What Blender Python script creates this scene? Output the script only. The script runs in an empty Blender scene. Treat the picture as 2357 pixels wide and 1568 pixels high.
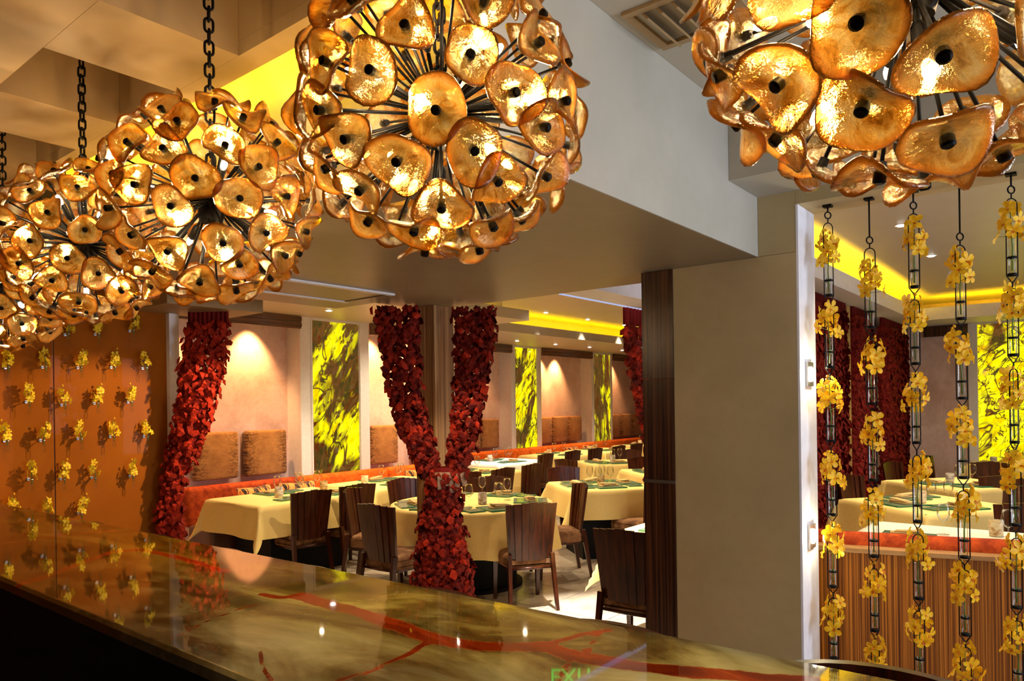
import bpy, bmesh, math, random
from mathutils import Vector, Matrix
random.seed(7)
PI = math.pi; R = math.radians
SC = bpy.context.scene
COL = SC.collection

# ------------------------------------------------------------------ camera
# world axes: X runs along the banquette wall (away, to the right), Y along the bar (away, to the left)
YAW, ROLL, EYE = 0.67692, -0.013945, 1.65
fw = Vector((math.cos(YAW), math.sin(YAW), 0)); rt = Vector((math.sin(YAW), -math.cos(YAW), 0)); up = Vector((0, 0, 1))
r2 = math.cos(ROLL) * rt + math.sin(ROLL) * up; u2 = math.cos(ROLL) * up - math.sin(ROLL) * rt
cd = bpy.data.cameras.new('camera'); cam = bpy.data.objects.new('camera', cd); COL.objects.link(cam)
cam.matrix_world = Matrix(((r2.x, u2.x, -fw.x, 0), (r2.y, u2.y, -fw.y, 0), (r2.z, u2.z, -fw.z, EYE), (0, 0, 0, 1)))
cd.sensor_width = 36; cd.lens = 1665.05 * 36 / 2357; cd.shift_y = (930.6 - 784) / 2357; cd.clip_start = 0.02
SC.camera = cam
# ------------------------------------------------------------------ world, exposure, big lights
w = bpy.data.worlds.new('world'); SC.world = w; w.use_nodes = True
w.node_tree.nodes['Background'].inputs[0].default_value = (0.7, 0.62, 0.5, 1); w.node_tree.nodes['Background'].inputs[1].default_value = 0.05
SC.view_settings.view_transform = 'Standard'; SC.view_settings.look = 'None'; SC.view_settings.gamma = 1; SC.view_settings.use_curve_mapping = False
SC.view_settings.exposure = 0.0
SC.cycles.transparent_max_bounces = 18; SC.cycles.max_bounces = 6; SC.cycles.adaptive_threshold = 0.02; SC.cycles.sample_clamp_indirect = 4

def area(name, loc, tgt, sx, sy, en, col):
    l = bpy.data.lights.new(name, 'AREA'); l.shape = 'RECTANGLE'; l.size = sx; l.size_y = sy; l.energy = en; l.color = col
    o = bpy.data.objects.new(name, l); COL.objects.link(o); o.location = loc
    o.rotation_euler = (Vector(tgt) - Vector(loc)).to_track_quat('-Z', 'Y').to_euler(); return o
def spot(name, loc, tgt, en, col, ang=60, blend=.5, rad=.03):
    l = bpy.data.lights.new(name, 'SPOT'); l.energy = en; l.color = col; l.spot_size = R(ang); l.spot_blend = blend; l.shadow_soft_size = rad
    o = bpy.data.objects.new(name, l); COL.objects.link(o); o.location = loc
    o.rotation_euler = (Vector(tgt) - Vector(loc)).to_track_quat('-Z', 'Y').to_euler(); return o
def point(name, loc, en, col, rad=.012, parent=None):
    l = bpy.data.lights.new(name, 'POINT'); l.energy = en; l.color = col; l.shadow_soft_size = rad
    o = bpy.data.objects.new(name, l); COL.objects.link(o); o.location = loc; o.parent = parent; return o
WARM = (1, .72, .42); YEL = (1, .62, .0); COOL = (.72, .82, 1)
area('window_light', (2.7, -2.8, 1.7), (3.0, 1.3, 2.0), 1.7, 1.8, 130, COOL)
area('side_window_light', (6.2, -2.4, 1.7), (6.0, 3.0, 1.2), 3.4, 1.7, 62, COOL)
for x, y, z, en in ((5.0, 4.7, 2.72, 60), (6.4, 5.0, 3.05, 55), (7.6, 3.6, 3.05, 55), (8.2, 5.6, 3.05, 55), (10.5, 5.6, 3.05, 60), (12.8, 5.6, 3.05, 60), (4.4, 6.0, 2.72, 45), (6.6, 6.6, 2.72, 45), (5.2, .6, 3.0, 35), (7.4, .6, 3.0, 45), (9.8, .6, 3.0, 45)):
    spot('wide_ceiling_lamp', (x, y, z), (x, y, 0), en * 2.3, (1, .80, .52), 150, .8, .02)  # added general fill for both rooms, no lamp fitting behind it
area('bar_cove_light', (1.527, 2.85, 3.02), (1.60, 2.85, 2.6), 2.9, .03, 70, YEL)
area('dining_cove_light', (11.5, 7.05, 2.84), (11.5, 7.25, 3.1), 7.6, .05, 45, YEL)
area('dining_cove_return_light', (6.4, 5.98, 2.84), (6.4, 6.2, 3.1), 2.2, .05, 12, YEL)
area('right_cove_light', (7.8, 1.98, 2.82), (7.8, 2.02, 3.05), 7.0, .05, 70, YEL)
area('right_far_cove_light', (11.42, .2, 2.82), (11.5, .2, 3.05), 3.0, .05, 26, YEL)

# ------------------------------------------------------------------ mesh helpers
class MB:
    def __init__(s): s.v = []; s.f = []; s.mi = []; s.at = []
    def add(s, vs, fs, M=None, mi=0, at=None):
        n = len(s.v)
        s.v += [tuple(M @ Vector(p)) for p in vs] if M is not None else [tuple(p) for p in vs]
        s.f += [tuple(i + n for i in f) for f in fs]; s.mi += [mi] * len(fs)
        s.at += at if at is not None else [0.0] * len(vs)
        return s
    def box(s, x0, x1, y0, y1, z0, z1, mi=0, M=None):
        vs = [(x, y, z) for z in (z0, z1) for y in (y0, y1) for x in (x0, x1)]
        return s.add(vs, [(0, 2, 3, 1), (4, 5, 7, 6), (0, 1, 5, 4), (2, 6, 7, 3), (0, 4, 6, 2), (1, 3, 7, 5)], M, mi)
    def hexa(s, bot, top, mi=0):
        vs = list(bot) + list(top)
        return s.add(vs, [(3, 2, 1, 0), (4, 5, 6, 7), (0, 1, 5, 4), (1, 2, 6, 5), (2, 3, 7, 6), (3, 0, 4, 7)], None, mi)
    def tube(s, pts, r, n=8, closed=False, mi=0, caps=True):
        pts = [Vector(p) for p in pts]; m = len(pts); rs = r if isinstance(r, (list, tuple)) else [r] * m
        vs = []; ref = None
        for i, p in enumerate(pts):
            a = pts[(i - 1) % m] if (closed or i > 0) else p; b = pts[(i + 1) % m] if (closed or i < m - 1) else p
            t = (b - a).normalized()
            if ref is None or abs(ref.dot(t)) > .99: ref = Vector((0, 0, 1)) if abs(t.z) < .9 else Vector((1, 0, 0))
            e1 = (ref - t * ref.dot(t)).normalized(); e2 = t.cross(e1); ref = e1
            for k in range(n):
                q = 2 * PI * k / n; vs.append(p + (e1 * math.cos(q) + e2 * math.sin(q)) * rs[i])
        fs = []
        for i in range(m if closed else m - 1):
            for k in range(n):
                j = (i + 1) % m; fs.append((i * n + k, i * n + (k + 1) % n, j * n + (k + 1) % n, j * n + k))
        if caps and not closed: fs += [tuple(range(n))[::-1], tuple((m - 1) * n + k for k in range(n))]
        return s.add(vs, fs, None, mi)
    def lathe(s, prof, n=16, M=None, mi=0, caps=True):
        vs = []; fs = []; m = len(prof)
        for r, z in prof:
            for k in range(n): q = 2 * PI * k / n; vs.append((r * math.cos(q), r * math.sin(q), z))
        for i in range(m - 1):
            for k in range(n): fs.append((i * n + k, i * n + (k + 1) % n, (i + 1) * n + (k + 1) % n, (i + 1) * n + k))
        if caps: fs += [tuple(range(n))[::-1], tuple((m - 1) * n + k for k in range(n))]
        return s.add(vs, fs, M, mi)
    def rbox(s, sx, sy, sz, b, seg=2, M=None, mi=0, puff=0):
        bm = bmesh.new(); bmesh.ops.create_cube(bm, size=1)
        for q in bm.verts: q.co = Vector((q.co.x * sx, q.co.y * sy, q.co.z * sz))
        if puff: bmesh.ops.subdivide_edges(bm, edges=bm.edges[:], cuts=3, use_grid_fill=True)
        ed = [e for e in bm.edges if len(e.link_faces) == 2 and e.calc_face_angle() > .5]
        bmesh.ops.bevel(bm, geom=ed, offset=b, segments=seg, affect='EDGES', profile=.5)
        if puff:
            for q in bm.verts:
                k = max(0, 1 - (2 * q.co.x / sx) ** 2) * max(0, 1 - (2 * q.co.y / sy) ** 2)
                q.co.z += puff * k * (1 if q.co.z > 0 else -.2)
        bm.verts.ensure_lookup_table(); bm.verts.index_update()
        s.add([q.co.copy() for q in bm.verts], [tuple(q.index for q in f.verts) for f in bm.faces], M, mi); bm.free(); return s
    def mesh(s, name, mats, smooth=False, attr=None):
        me = bpy.data.meshes.new(name); me.from_pydata(s.v, [], s.f)
        for m in (mats if isinstance(mats, (list, tuple)) else [mats]): me.materials.append(m)
        if any(s.mi): me.polygons.foreach_set('material_index', s.mi)
        if smooth: me.polygons.foreach_set('use_smooth', [True] * len(s.f))
        if attr: me.attributes.new(attr, 'FLOAT', 'POINT').data.foreach_set('value', s.at)
        me.validate(); me.update(); return me
def smooth_by_angle(me, a=40):
    try: me.set_sharp_from_angle(angle=R(a))
    except Exception: pass
    return me
def link(name, me, parent=None, loc=(0, 0, 0), rot=None, M=None):
    o = bpy.data.objects.new(name, me); COL.objects.link(o)
    if parent is not None: o.parent = parent
    if M is not None: o.matrix_local = M
    else:
        o.location = loc
        if rot is not None: o.rotation_euler = rot
    return o
def tag(o, label, cat, group=None, kind=None):
    if label: o['label'] = label
    if cat: o['category'] = cat
    if group: o['group'] = group
    if kind: o['kind'] = kind
    return o
def thing(name, loc, label, cat, group=None, rz=0):
    return tag(link(name, None, None, loc, (0, 0, rz)), label, cat, group)
def struct(name, mb, mat, parent=None, smooth=False):
    o = link(name, mb.mesh(name, mat, smooth), parent)
    if parent is None: o['kind'] = 'structure'
    return o
def kids(o): return KID.get(o.name, [])
KID = {}
def pt(name, me, parent, loc=(0, 0, 0), rot=None, M=None):
    o = link(name, me, parent, loc, rot, M); KID.setdefault(parent.name, []).append(o); return o
def dup(root, loc, rz, label, group=None):
    r = root.copy(); COL.objects.link(r); r.location = loc; r.rotation_euler = (0, 0, rz)
    if label: r['label'] = label
    if group: r['group'] = group
    for c in KID.get(root.name, []):
        q = c.copy(); COL.objects.link(q); q.parent = r; KID.setdefault(r.name, []).append(q)
        for g in KID.get(c.name, []):
            h = g.copy(); COL.objects.link(h); h.parent = q; KID.setdefault(q.name, []).append(h)
    return r
class Proto:                       # first call moves the source itself, later calls copy it
    def __init__(s, make): s.o = make(); s.used = False
    def put(s, loc, rz, label, group=None):
        if not s.used:
            s.used = True; s.o.location = loc; s.o.rotation_euler = (0, 0, rz); s.o['label'] = label
            if group: s.o['group'] = group
            return s.o
        return dup(s.o, loc, rz, label, group)

# ------------------------------------------------------------------ materials
class NT:
    def __init__(s, name):
        s.m = bpy.data.materials.new(name); s.m.use_nodes = True; s.t = s.m.node_tree; s.t.nodes.clear()
        s.out = s.t.nodes.new('ShaderNodeOutputMaterial')
    def n(s, typ, ins=None, **kw):
        d = s.t.nodes.new('ShaderNode' + typ)
        for k, v in kw.items(): setattr(d, k, v)
        for k, v in (ins or {}).items():
            i = d.inputs[k]
            if hasattr(v, 'is_output'): s.t.links.new(v, i)
            else: i.default_value = v
        return d
    def coord(s, kind='Object', scale=(1, 1, 1), rot=(0, 0, 0), rnd=False):
        c = s.n('TexCoord').outputs[kind]
        if rnd:
            oi = s.n('ObjectInfo'); ml = s.n('Math', {0: oi.outputs['Random'], 1: 37.0}, operation='MULTIPLY')
            c = s.n('VectorMath', {0: c, 1: ml.outputs[0]}, operation='ADD').outputs[0]
        return s.n('Mapping', {'Vector': c, 'Scale': scale, 'Rotation': rot}).outputs[0]
    def noise(s, vec, scale, detail=4, rough=.55, dist=0):
        return s.n('TexNoise', {'Vector': vec, 'Scale': scale, 'Detail': detail, 'Roughness': rough, 'Distortion': dist}).outputs[0]
    def ramp(s, fac, stops, interp='LINEAR'):
        d = s.n('ValToRGB', {0: fac}); e = d.color_ramp.elements; d.color_ramp.interpolation = interp
        while len(e) < len(stops): e.new(.5)
        for i, (p, c) in enumerate(stops): e[i].position = p; e[i].color = (*c, 1) if len(c) == 3 else c
        return d.outputs[0]
    def mix(s, f, a, b, bt='MIX'):
        d = s.n('Mix', data_type='RGBA', blend_type=bt)
        for i, v in ((0, f), (6, a), (7, b)):
            if hasattr(v, 'is_output'): s.t.links.new(v, d.inputs[i])
            else: d.inputs[i].default_value = v if i == 0 else (*v, 1)
        return d.outputs[2]
    def bump(s, h, strength=.3, dist=.01):
        return s.n('Bump', {'Height': h, 'Strength': strength, 'Distance': dist}).outputs[0]
    def pbr(s, col, rough=.5, metal=0, spec=.5, normal=None, **ex):
        ins = {'Base Color': col if hasattr(col, 'is_output') else (*col, 1), 'Roughness': rough, 'Metallic': metal, 'Specular IOR Level': spec}
        if normal is not None: ins['Normal'] = normal
        ins.update(ex); d = s.n('BsdfPrincipled', ins); return d.outputs[0]
    def done(s, sh): s.t.links.new(sh, s.out.inputs[0]); return s.m
def plain(name, col, rough=.5, metal=0, spec=.5, nscale=20, namt=.15, **ex):
    t = NT(name); nz = t.noise(t.coord(), nscale)
    c = t.ramp(nz, [(.3, tuple(x * (1 - namt) for x in col)), (.7, tuple(min(1, x * (1 + namt)) for x in col))])
    return t.done(t.pbr(c, rough, metal, spec, **ex))
def emit(name, col, st):
    t = NT(name); return t.done(t.n('Emission', {0: (*col, 1), 1: st}).outputs[0])
def plaster(name, a, b, rough=.6, scale=1.6, det=6):
    t = NT(name); v = t.coord(); nz = t.noise(v, scale, det, .62, .6); n2 = t.noise(v, scale * 9, 3)
    c = t.mix(.25, t.ramp(nz, [(.3, a), (.7, b)]), t.ramp(n2, [(.3, a), (.7, b)]))
    return t.done(t.pbr(c, rough, 0, .35, t.bump(n2, .06)))
M = {}
M['wall'] = plaster('wall_plaster', (.40, .30, .14), (.48, .37, .19))
M['beam'] = plaster('beam_plaster', (.40, .37, .29), (.47, .43, .35), .5)
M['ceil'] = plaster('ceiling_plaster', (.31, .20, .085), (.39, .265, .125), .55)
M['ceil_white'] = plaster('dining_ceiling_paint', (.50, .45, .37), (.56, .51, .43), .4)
M['white'] = plain('white_paint', (.78, .76, .79), .45, namt=.05)
M['alcove'] = plaster('mottled_plaster', (.58, .38, .33), (.90, .71, .68), .4, 2.2, 8)
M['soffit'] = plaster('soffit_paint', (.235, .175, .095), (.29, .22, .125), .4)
M['black'] = plain('black_metal', (.004, .003, .0025), .5, 0, .12, namt=.2)
M['blackcloth'] = plain('black_laminate', (.004, .004, .004), .6, spec=.2)
M['chrome'] = plain('brushed_chrome', (.6, .6, .58), .25, 1)
def zebra(name, sc, a, b, c, rough=.3):
    t = NT(name); v = t.coord(scale=sc); nz = t.noise(v, 1, 3, .6, .3); n2 = t.noise(v, 3.1, 2)
    col = t.mix(.35, t.ramp(nz, [(.36, a), (.5, b), (.62, c)]), t.ramp(n2, [(.35, a), (.65, c)]))
    return t.done(t.pbr(col, rough, 0, .25 if rough >= .5 else .5))
M['zebra_v'] = zebra('zebrawood_vertical', (55, 55, .5), (.13, .055, .02), (.36, .18, .07), (.55, .33, .15))
M['zebra_gold'] = zebra('zebrawood_golden', (130, 130, .4), (.028, .005, .0008), (.145, .034, .0035), (.56, .20, .022), .55)
M['zebra_h'] = zebra('zebrawood_horizontal', (1.2, 40, 40), (.035, .014, .007), (.12, .05, .022), (.22, .11, .05))
M['zebra_dark'] = zebra('zebrawood_dark', (60, 60, .6), (.012, .004, .002), (.035, .011, .005), (.12, .04, .015), .25)
M['capwood'] = zebra('cap_wood', (20, 2, 40), (.28, .14, .05), (.36, .19, .07), (.42, .24, .1), .35)
def chairwood():
    t = NT('dark_chair_wood'); v = t.coord(scale=(30, 30, 2.2), rnd=True); nz = t.noise(v, 1, 4, .6, .4)
    return t.done(t.pbr(t.ramp(nz, [(.3, (.014, .0035, .0013)), (.7, (.085, .018, .005))]), .28, 0, .35, **{'Coat Weight': .12, 'Coat Roughness': .15}))
M['chair'] = chairwood()
def suede(name, a, b, sc=9):
    t = NT(name); nz = t.noise(t.coord(rnd=True), sc, 4, .6, .8)
    return t.done(t.pbr(t.ramp(nz, [(.35, a), (.65, b)]), .85, 0, .2, t.bump(t.noise(t.coord(), 120, 2), .1), **{'Sheen Weight': .35, 'Sheen Tint': (*b, 1)}))
M['suede'] = suede('brown_suede', (.10, .042, .016), (.30, .15, .07))
M['velvet'] = suede('rust_velvet', (.22, .022, .004), (.50, .07, .009), 14)
M['orange_velvet'] = suede('orange_velvet', (.52, .075, .006), (.85, .16, .012), 14)
M['leather'] = plain('brown_leather', (.12, .045, .014), .45)
def tiger(name, a, b, lo, hi, st=(2.2, 1, 16)):
    t = NT(name); v = t.coord(scale=st); nz = t.noise(v, 1.6, 4, .6, 1.4); f = t.noise(t.coord(scale=(60, 60, 260)), 1, 2)
    c = t.ramp(nz, [(lo, b), (hi, a)])
    return t.done(t.pbr(c, .7, 0, .2, t.bump(f, .3, .004), **{'Sheen Weight': .3}))
def plush():
    t = NT('striped_plush'); tc = t.n('TexCoord').outputs['Object']; sx = t.n('SeparateXYZ', {0: tc}).outputs[0]
    ax = t.n('Math', {0: sx}, operation='ABSOLUTE').outputs[0]; edge = t.ramp(ax, [(.10, (.20, .20, .20)), (.27, (1, 1, 1))])
    v = t.coord(scale=(11, 1, 46), rnd=True); st = t.ramp(t.noise(v, 1.2, 3, .55, 1.8), [(.46, (1, 1, 1)), (.54, (0, 0, 0))])
    base = t.ramp(t.noise(t.coord(rnd=True), 7, 4, .6), [(.3, (.34, .14, .035)), (.7, (.50, .23, .065))])
    c = t.mix(t.mix(1, st, edge, 'MULTIPLY'), base, (.055, .018, .005))
    return t.done(t.pbr(c, .8, 0, .15, t.bump(t.noise(t.coord(scale=(60, 60, 260)), 1, 2), .3, .004), **{'Sheen Weight': .3}))
M['tigerpanel'] = plush()
M['tigerpillow'] = tiger('tiger_stripe_cloth', (.80, .27, .05), (.012, .006, .004), .46, .52, (14, 3, 5))
def felt(name, a, b):
    t = NT(name); nz = t.noise(t.coord(), 18, 2); oi = t.n('ObjectInfo').outputs['Random']
    c = t.mix(.55, t.ramp(nz, [(.35, a), (.65, b)]), t.ramp(oi, [(0, a), (1, b)]))
    d = t.pbr(c, .75, 0, .2); tr = t.n('BsdfTranslucent', {0: c}).outputs[0]
    return t.done(t.n('MixShader', {0: .25, 1: d, 2: tr}).outputs[0])
M['felt'] = felt('red_felt', (.055, .002, .001), (.56, .030, .006))
M['felt_dark'] = felt('deep_red_felt', (.10, .004, .003), (.28, .014, .008))
M['cloth'] = plain('cream_linen', (.84, .62, .22), .8, spec=.1, nscale=60, namt=.04)
M['cloth_white'] = plain('white_linen', (.78, .74, .62), .8, spec=.1, nscale=60, namt=.04)
M['napkin'] = plain('tan_napkin', (.60, .40, .17), .8, spec=.1, namt=.06)
def greenglass():
    t = NT('green_glass'); v = t.coord(); 
    d = t.pbr((.26, .34, .22), .04, 0, .6); tr = t.n('BsdfTransparent', {0: (.55, .8, .62, 1)}).outputs[0]
    return t.done(t.n('MixShader', {0: .55, 1: tr, 2: d}).outputs[0])
M['greenglass'] = greenglass()
M['glassedge'] = plain('green_glass_edge', (.02, .17, .09), .1, spec=.6)
def clearglass(name, tint, body=.04, rough=.02):
    t = NT(name); fr = t.n('Fresnel', {0: 1.28}).outputs[0]
    lw = t.n('LayerWeight', {0: .22}).outputs['Facing']
    tr = t.n('BsdfTransparent', {0: (*tint, 1)}).outputs[0]; gl = t.n('BsdfGlossy', {0: (1, 1, 1, 1), 1: rough}).outputs[0]
    dk = t.n('BsdfTransparent', {0: (*(x * .90 for x in tint), 1)}).outputs[0]
    e = t.n('MixShader', {0: lw, 1: tr, 2: dk}).outputs[0]
    fr = t.n('Math', {0: fr, 1: .6}, operation='MULTIPLY').outputs[0]
    return t.done(t.n('MixShader', {0: fr, 1: e, 2: gl}).outputs[0])
M['glass'] = clearglass('clear_glass', (.985, .99, .98))
M['vial'] = clearglass('vial_glass', (.96, .98, .96))
def amber():
    t = NT('amber_glass'); v = t.coord(scale=(1, 1, 1), rnd=True)
    nz = t.noise(v, 20, 5, .65, 1.6); fine = t.noise(v, 140, 3, .6, .3)
    rad = t.n('Attribute', attribute_name='rim').outputs['Fac']
    tint = t.ramp(nz, [(.34, (.40, .22, .045)), (.44, (.80, .56, .19)), (.53, (1.0, .86, .54)), (.64, (1, .96, .84))])
    oi = t.n('ObjectInfo').outputs['Random']; tint = t.mix(t.ramp(oi, [(.2, (0, 0, 0)), (.9, (.55, .55, .55))]), tint, (1, .93, .74)); tint = t.mix(t.ramp(rad, [(.78, (0, 0, 0)), (1.0, (.9, .9, .9))]), tint, (.94, .54, .15))
    bm = t.bump(t.mix(.3, nz, fine), .5, .01)
    fr = t.n('Fresnel', {0: 1.5, 'Normal': bm}).outputs[0]
    tr = t.n('BsdfTransparent', {0: tint}).outputs[0]
    rf = t.n('BsdfRefraction', {0: tint, 1: .03, 2: 1.35, 'Normal': bm}).outputs[0]
    tl = t.n('BsdfTranslucent', {0: t.mix(1, tint, (1, .78, .38), 'MULTIPLY'), 'Normal': bm}).outputs[0]
    gl = t.n('BsdfGlossy', {0: (1, .88, .66, 1), 1: .06, 'Normal': bm}).outputs[0]
    tt = t.n('MixShader', {0: .6, 1: tr, 2: rf}).outputs[0]
    a = t.n('MixShader', {0: t.ramp(rad, [(.5, (.06, .06, .06)), (1, (.20, .20, .20))]), 1: tt, 2: tl}).outputs[0]
    ml = t.n('Math', {0: fr, 1: 1.3}, operation='MULTIPLY', use_clamp=True).outputs[0]
    return t.done(t.n('MixShader', {0: ml, 1: a, 2: gl}).outputs[0])
M['amber'] = amber()
M['bulb'] = emit('bulb_glow', (1, .84, .55), 110)
M['led'] = emit('led_lens', (1, .93, .8), 14)
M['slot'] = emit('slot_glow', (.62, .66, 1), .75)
def onyx():
    t = NT('polished_onyx'); v = t.coord(); d = t.n('Attribute', attribute_name='vein').outputs['Fac']
    flow = t.coord(scale=(2.2, .9, 1), rot=(0, 0, .45)); big = t.noise(flow, 1.25, 5, .55, 1.6); sm = t.noise(flow, 3.2, 4, .6, 1.2)
    c = t.ramp(big, [(.36, (.012, .005, .001)), (.44, (.070, .034, .008)), (.50, (.19, .155, .06)), (.58, (.33, .31, .16)), (.68, (.45, .44, .27))])
    c = t.mix(.35, c, t.ramp(sm, [(.32, (.03, .014, .004)), (.5, (.20, .165, .065)), (.68, (.40, .38, .22))]))
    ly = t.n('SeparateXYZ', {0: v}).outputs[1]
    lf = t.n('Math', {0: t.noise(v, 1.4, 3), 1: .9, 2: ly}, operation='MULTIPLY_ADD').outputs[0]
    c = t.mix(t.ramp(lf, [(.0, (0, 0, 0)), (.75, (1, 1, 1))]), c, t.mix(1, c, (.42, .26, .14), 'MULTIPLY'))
    wob = t.noise(v, 9, 5, .6); w2 = t.n('Math', {0: wob, 1: .5}, operation='SUBTRACT').outputs[0]
    dd = t.n('Math', {0: w2, 1: 1.5, 2: d}, operation='MULTIPLY_ADD').outputs[0]
    vm = t.ramp(dd, [(.78, (1, 1, 1)), (1.0, (0, 0, 0))]); rim = t.ramp(dd, [(.6, (0, 0, 0)), (.85, (1, 1, 1)), (1.25, (0, 0, 0))])
    vc = t.ramp(sm, [(.3, (.085, .008, .001)), (.6, (.24, .030, .004)), (.8, (.36, .07, .012))])
    c = t.mix(rim, c, (.30, .10, .02)); c = t.mix(vm, c, vc)
    return t.done(t.pbr(c, .03, 0, .5))
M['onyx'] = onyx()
def marble_floor():
    t = NT('marble_floor'); v = t.coord(rnd=True); n1 = t.noise(v, 2.2, 7, .65, 1.2); n2 = t.noise(v, 9, 4)
    c = t.mix(.3, t.ramp(n1, [(.3, (.34, .25, .17)), (.55, (.56, .46, .35)), (.75, (.66, .58, .47))]), t.ramp(n2, [(.3, (.36, .27, .19)), (.7, (.62, .53, .42))]))
    return t.done(t.pbr(c, .16, 0, .5))
M['floor'] = marble_floor()
M['grout'] = plain('grout', (.16, .12, .085), .8)
def copper():
    t = NT('copper_lacquer'); n1 = t.noise(t.coord(), 1.3, 4, .6, .5)
    return t.done(t.pbr(t.ramp(n1, [(.3, (.24, .060, .003)), (.7, (.32, .090, .006))]), .8, 0, .06, **{'Coat Weight': .10, 'Coat Roughness': .02}))
M['copper'] = copper()
def petal(name, a, b):
    t = NT(name); c = t.ramp(t.noise(t.coord(rnd=True), 25, 2), [(.3, a), (.7, b)])
    d = t.pbr(c, .5, 0, .3); tl = t.n('BsdfTranslucent', {0: c}).outputs[0]
    return t.done(t.n('MixShader', {0: .3, 1: d, 2: tl}).outputs[0])
M['petal'] = petal('orchid_petal', (.86, .42, .006), (.96, .62, .02))
M['petal_wall'] = petal('orchid_petal_lemon', (.90, .60, .012), (.98, .78, .04))
M['lip'] = petal('orchid_lip', (.55, .08, .005), (.8, .25, .01))
M['stem'] = plain('green_stem', (.10, .17, .02), .5)
def candle(name, a, b, c):
    t = NT(name); nz = t.noise(t.coord(scale=(9, 9, 26), rot=(.5, .3, 0), rnd=True), .8, 3, .6, 2.2)
    return t.done(t.pbr(t.ramp(nz, [(.35, a), (.5, b), (.62, c)]), .3, 0, .4))
M['candle_a'] = candle('banded_marble_grey', (.22, .2, .22), (.62, .52, .40), (.75, .68, .58))
M['candle_b'] = candle('banded_onyx_cream', (.45, .25, .1), (.75, .6, .33), (.82, .72, .48))
M['candle_c'] = candle('banded_onyx_brown', (.14, .07, .02), (.45, .28, .10), (.62, .48, .24))
def panel(name, rot, seed, thr, st, branchy=False):
    t = NT(name); tc = t.n('TexCoord').outputs['Object']; of = t.n('VectorMath', {0: tc, 1: (seed, seed, seed)}, operation='ADD').outputs[0]
    v = t.n('Mapping', {'Vector': t.n('Mapping', {'Vector': of, 'Rotation': (0, rot, 0)}).outputs[0], 'Scale': (1, 1, st)}).outputs[0]
    def ridge(sc, w0, w1, dist=1.2):
        d = t.n('Math', {0: t.noise(v, sc, 3, .5, dist), 1: .5}, operation='SUBTRACT').outputs[0]
        return t.ramp(t.n('Math', {0: d}, operation='ABSOLUTE').outputs[0], [(w0, (0, 0, 0)), (w1, (1, 1, 1))])
    a = t.noise(v, 3.4, 3, .5, .6); b = t.noise(v, 15, 3, .6, .4)
    big = t.ramp(a, [(thr - .05, (0, 0, 0)), (thr + .05, (1, 1, 1))]); blob = t.ramp(b, [(.43, (0, 0, 0)), (.50, (1, 1, 1))])
    yf = t.mix(1, big, ridge(2.2, .006, .022), 'MULTIPLY'); 
    if branchy: yf = t.mix(1, yf, ridge(4.5, .005, .02, 2.0), 'MULTIPLY')
    else: yf = t.mix(1, yf, t.mix(t.ramp(a, [(thr + .06, (0, 0, 0)), (thr + .14, (1, 1, 1))]), blob, (1, 1, 1)), 'MULTIPLY')
    bg = t.ramp(t.noise(v, 8, 7, .72, 1.5), [(.28, (.018, .010, .002)), (.45, (.07, .05, .010)), (.56, (.16, .055, .010)), (.66, (.13, .10, .03)), (.8, (.32, .27, .14))])
    bg = t.mix(ridge(1.6, .004, .02, 2.0), (.13, .025, .004), bg)
    yc = t.ramp(t.noise(v, 10, 3), [(.3, (.80, .46, .0)), (.45, (1, .86, .0)), (.75, (1, .95, .02))])
    em = t.n('Emission', {0: t.mix(yf, bg, yc), 1: 1.15}).outputs[0]
    gl = t.n('BsdfGlossy', {0: (1, 1, 1, 1), 1: .05}).outputs[0]
    return t.done(t.n('MixShader', {0: t.n('Fresnel', {0: 1.3}).outputs[0], 1: em, 2: gl}).outputs[0])
PANELS = [panel('backlit_stone_one', -.45, 1.7, .50, .42), panel('backlit_stone_two', -.45, 5.2, .48, .40), panel('backlit_stone_three', .10, 9.1, .52, .28), panel('backlit_stone_four', .7, 3.4, .40, .6, True)]

# ------------------------------------------------------------------ the room
B = lambda *a: MB().box(*a)
floor = struct('floor', B(-2, 17, -4, 9, -.08, -.012), M['grout'])
tile_me = B(.003, .597, .003, .597, -.02, 0).mesh('floor_tile', M['floor'])
for i in range(24):
    for j in range(14): 
        X = 2.3 + i * .6; Y = -.7 + j * .6
        if Y < 8.4 and not (X > 7.9 and Y < -.2) and len(KID.get('floor', [])) < 299: pt('floor_tile', tile_me, floor, (X, Y, 0))
# walls of the dining room: near bay, step, far bays
W = struct('wall_back', B(2.55, 7.9, 7.78, 7.9, 0, 3.2), M['alcove'])
struct('wall_back_far', B(8.0, 17, 8.73, 8.85, 0, 3.2), M['alcove'])
struct('wall_step', B(7.9, 8.0, 7.5, 8.85, 0, 3.2), M['white'])
struct('wall_end', B(16.9, 17, 2.5, 8.85, 0, 3.2), M['alcove'])
def pilaster(n, x0, x1, y, yb, px0, px1, ztop=2.722):
    m = MB().box(x0, x1, y + .05, yb, 0, 2.755)
    s = struct('trim_%d' % n, m, M['white'])
    for a in ((x0, px0, 0, 2.755), (px1, x1, 0, 2.755), (px0, px1, ztop, 2.755), (px0, px1, 0, .35)):
        pt('frame_board', B(a[0], a[1], y, y + .048, a[2], a[3]).mesh('frame_board', M['white']), s)
    for a in (px0 - .028, px1 + .008):
        pt('bead', B(a, a + .02, y - .012, y - .001, .35, ztop + .02).mesh('bead', M['white']), s)
    return s
pilaster(1, 5.243, 6.31, 7.5, 7.78, 5.418, 6.142); pilaster(2, 10.50, 11.44, 8.45, 8.73, 10.62, 11.30); pilaster(3, 13.27, 14.13, 8.45, 8.73, 13.36, 14.05)
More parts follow.
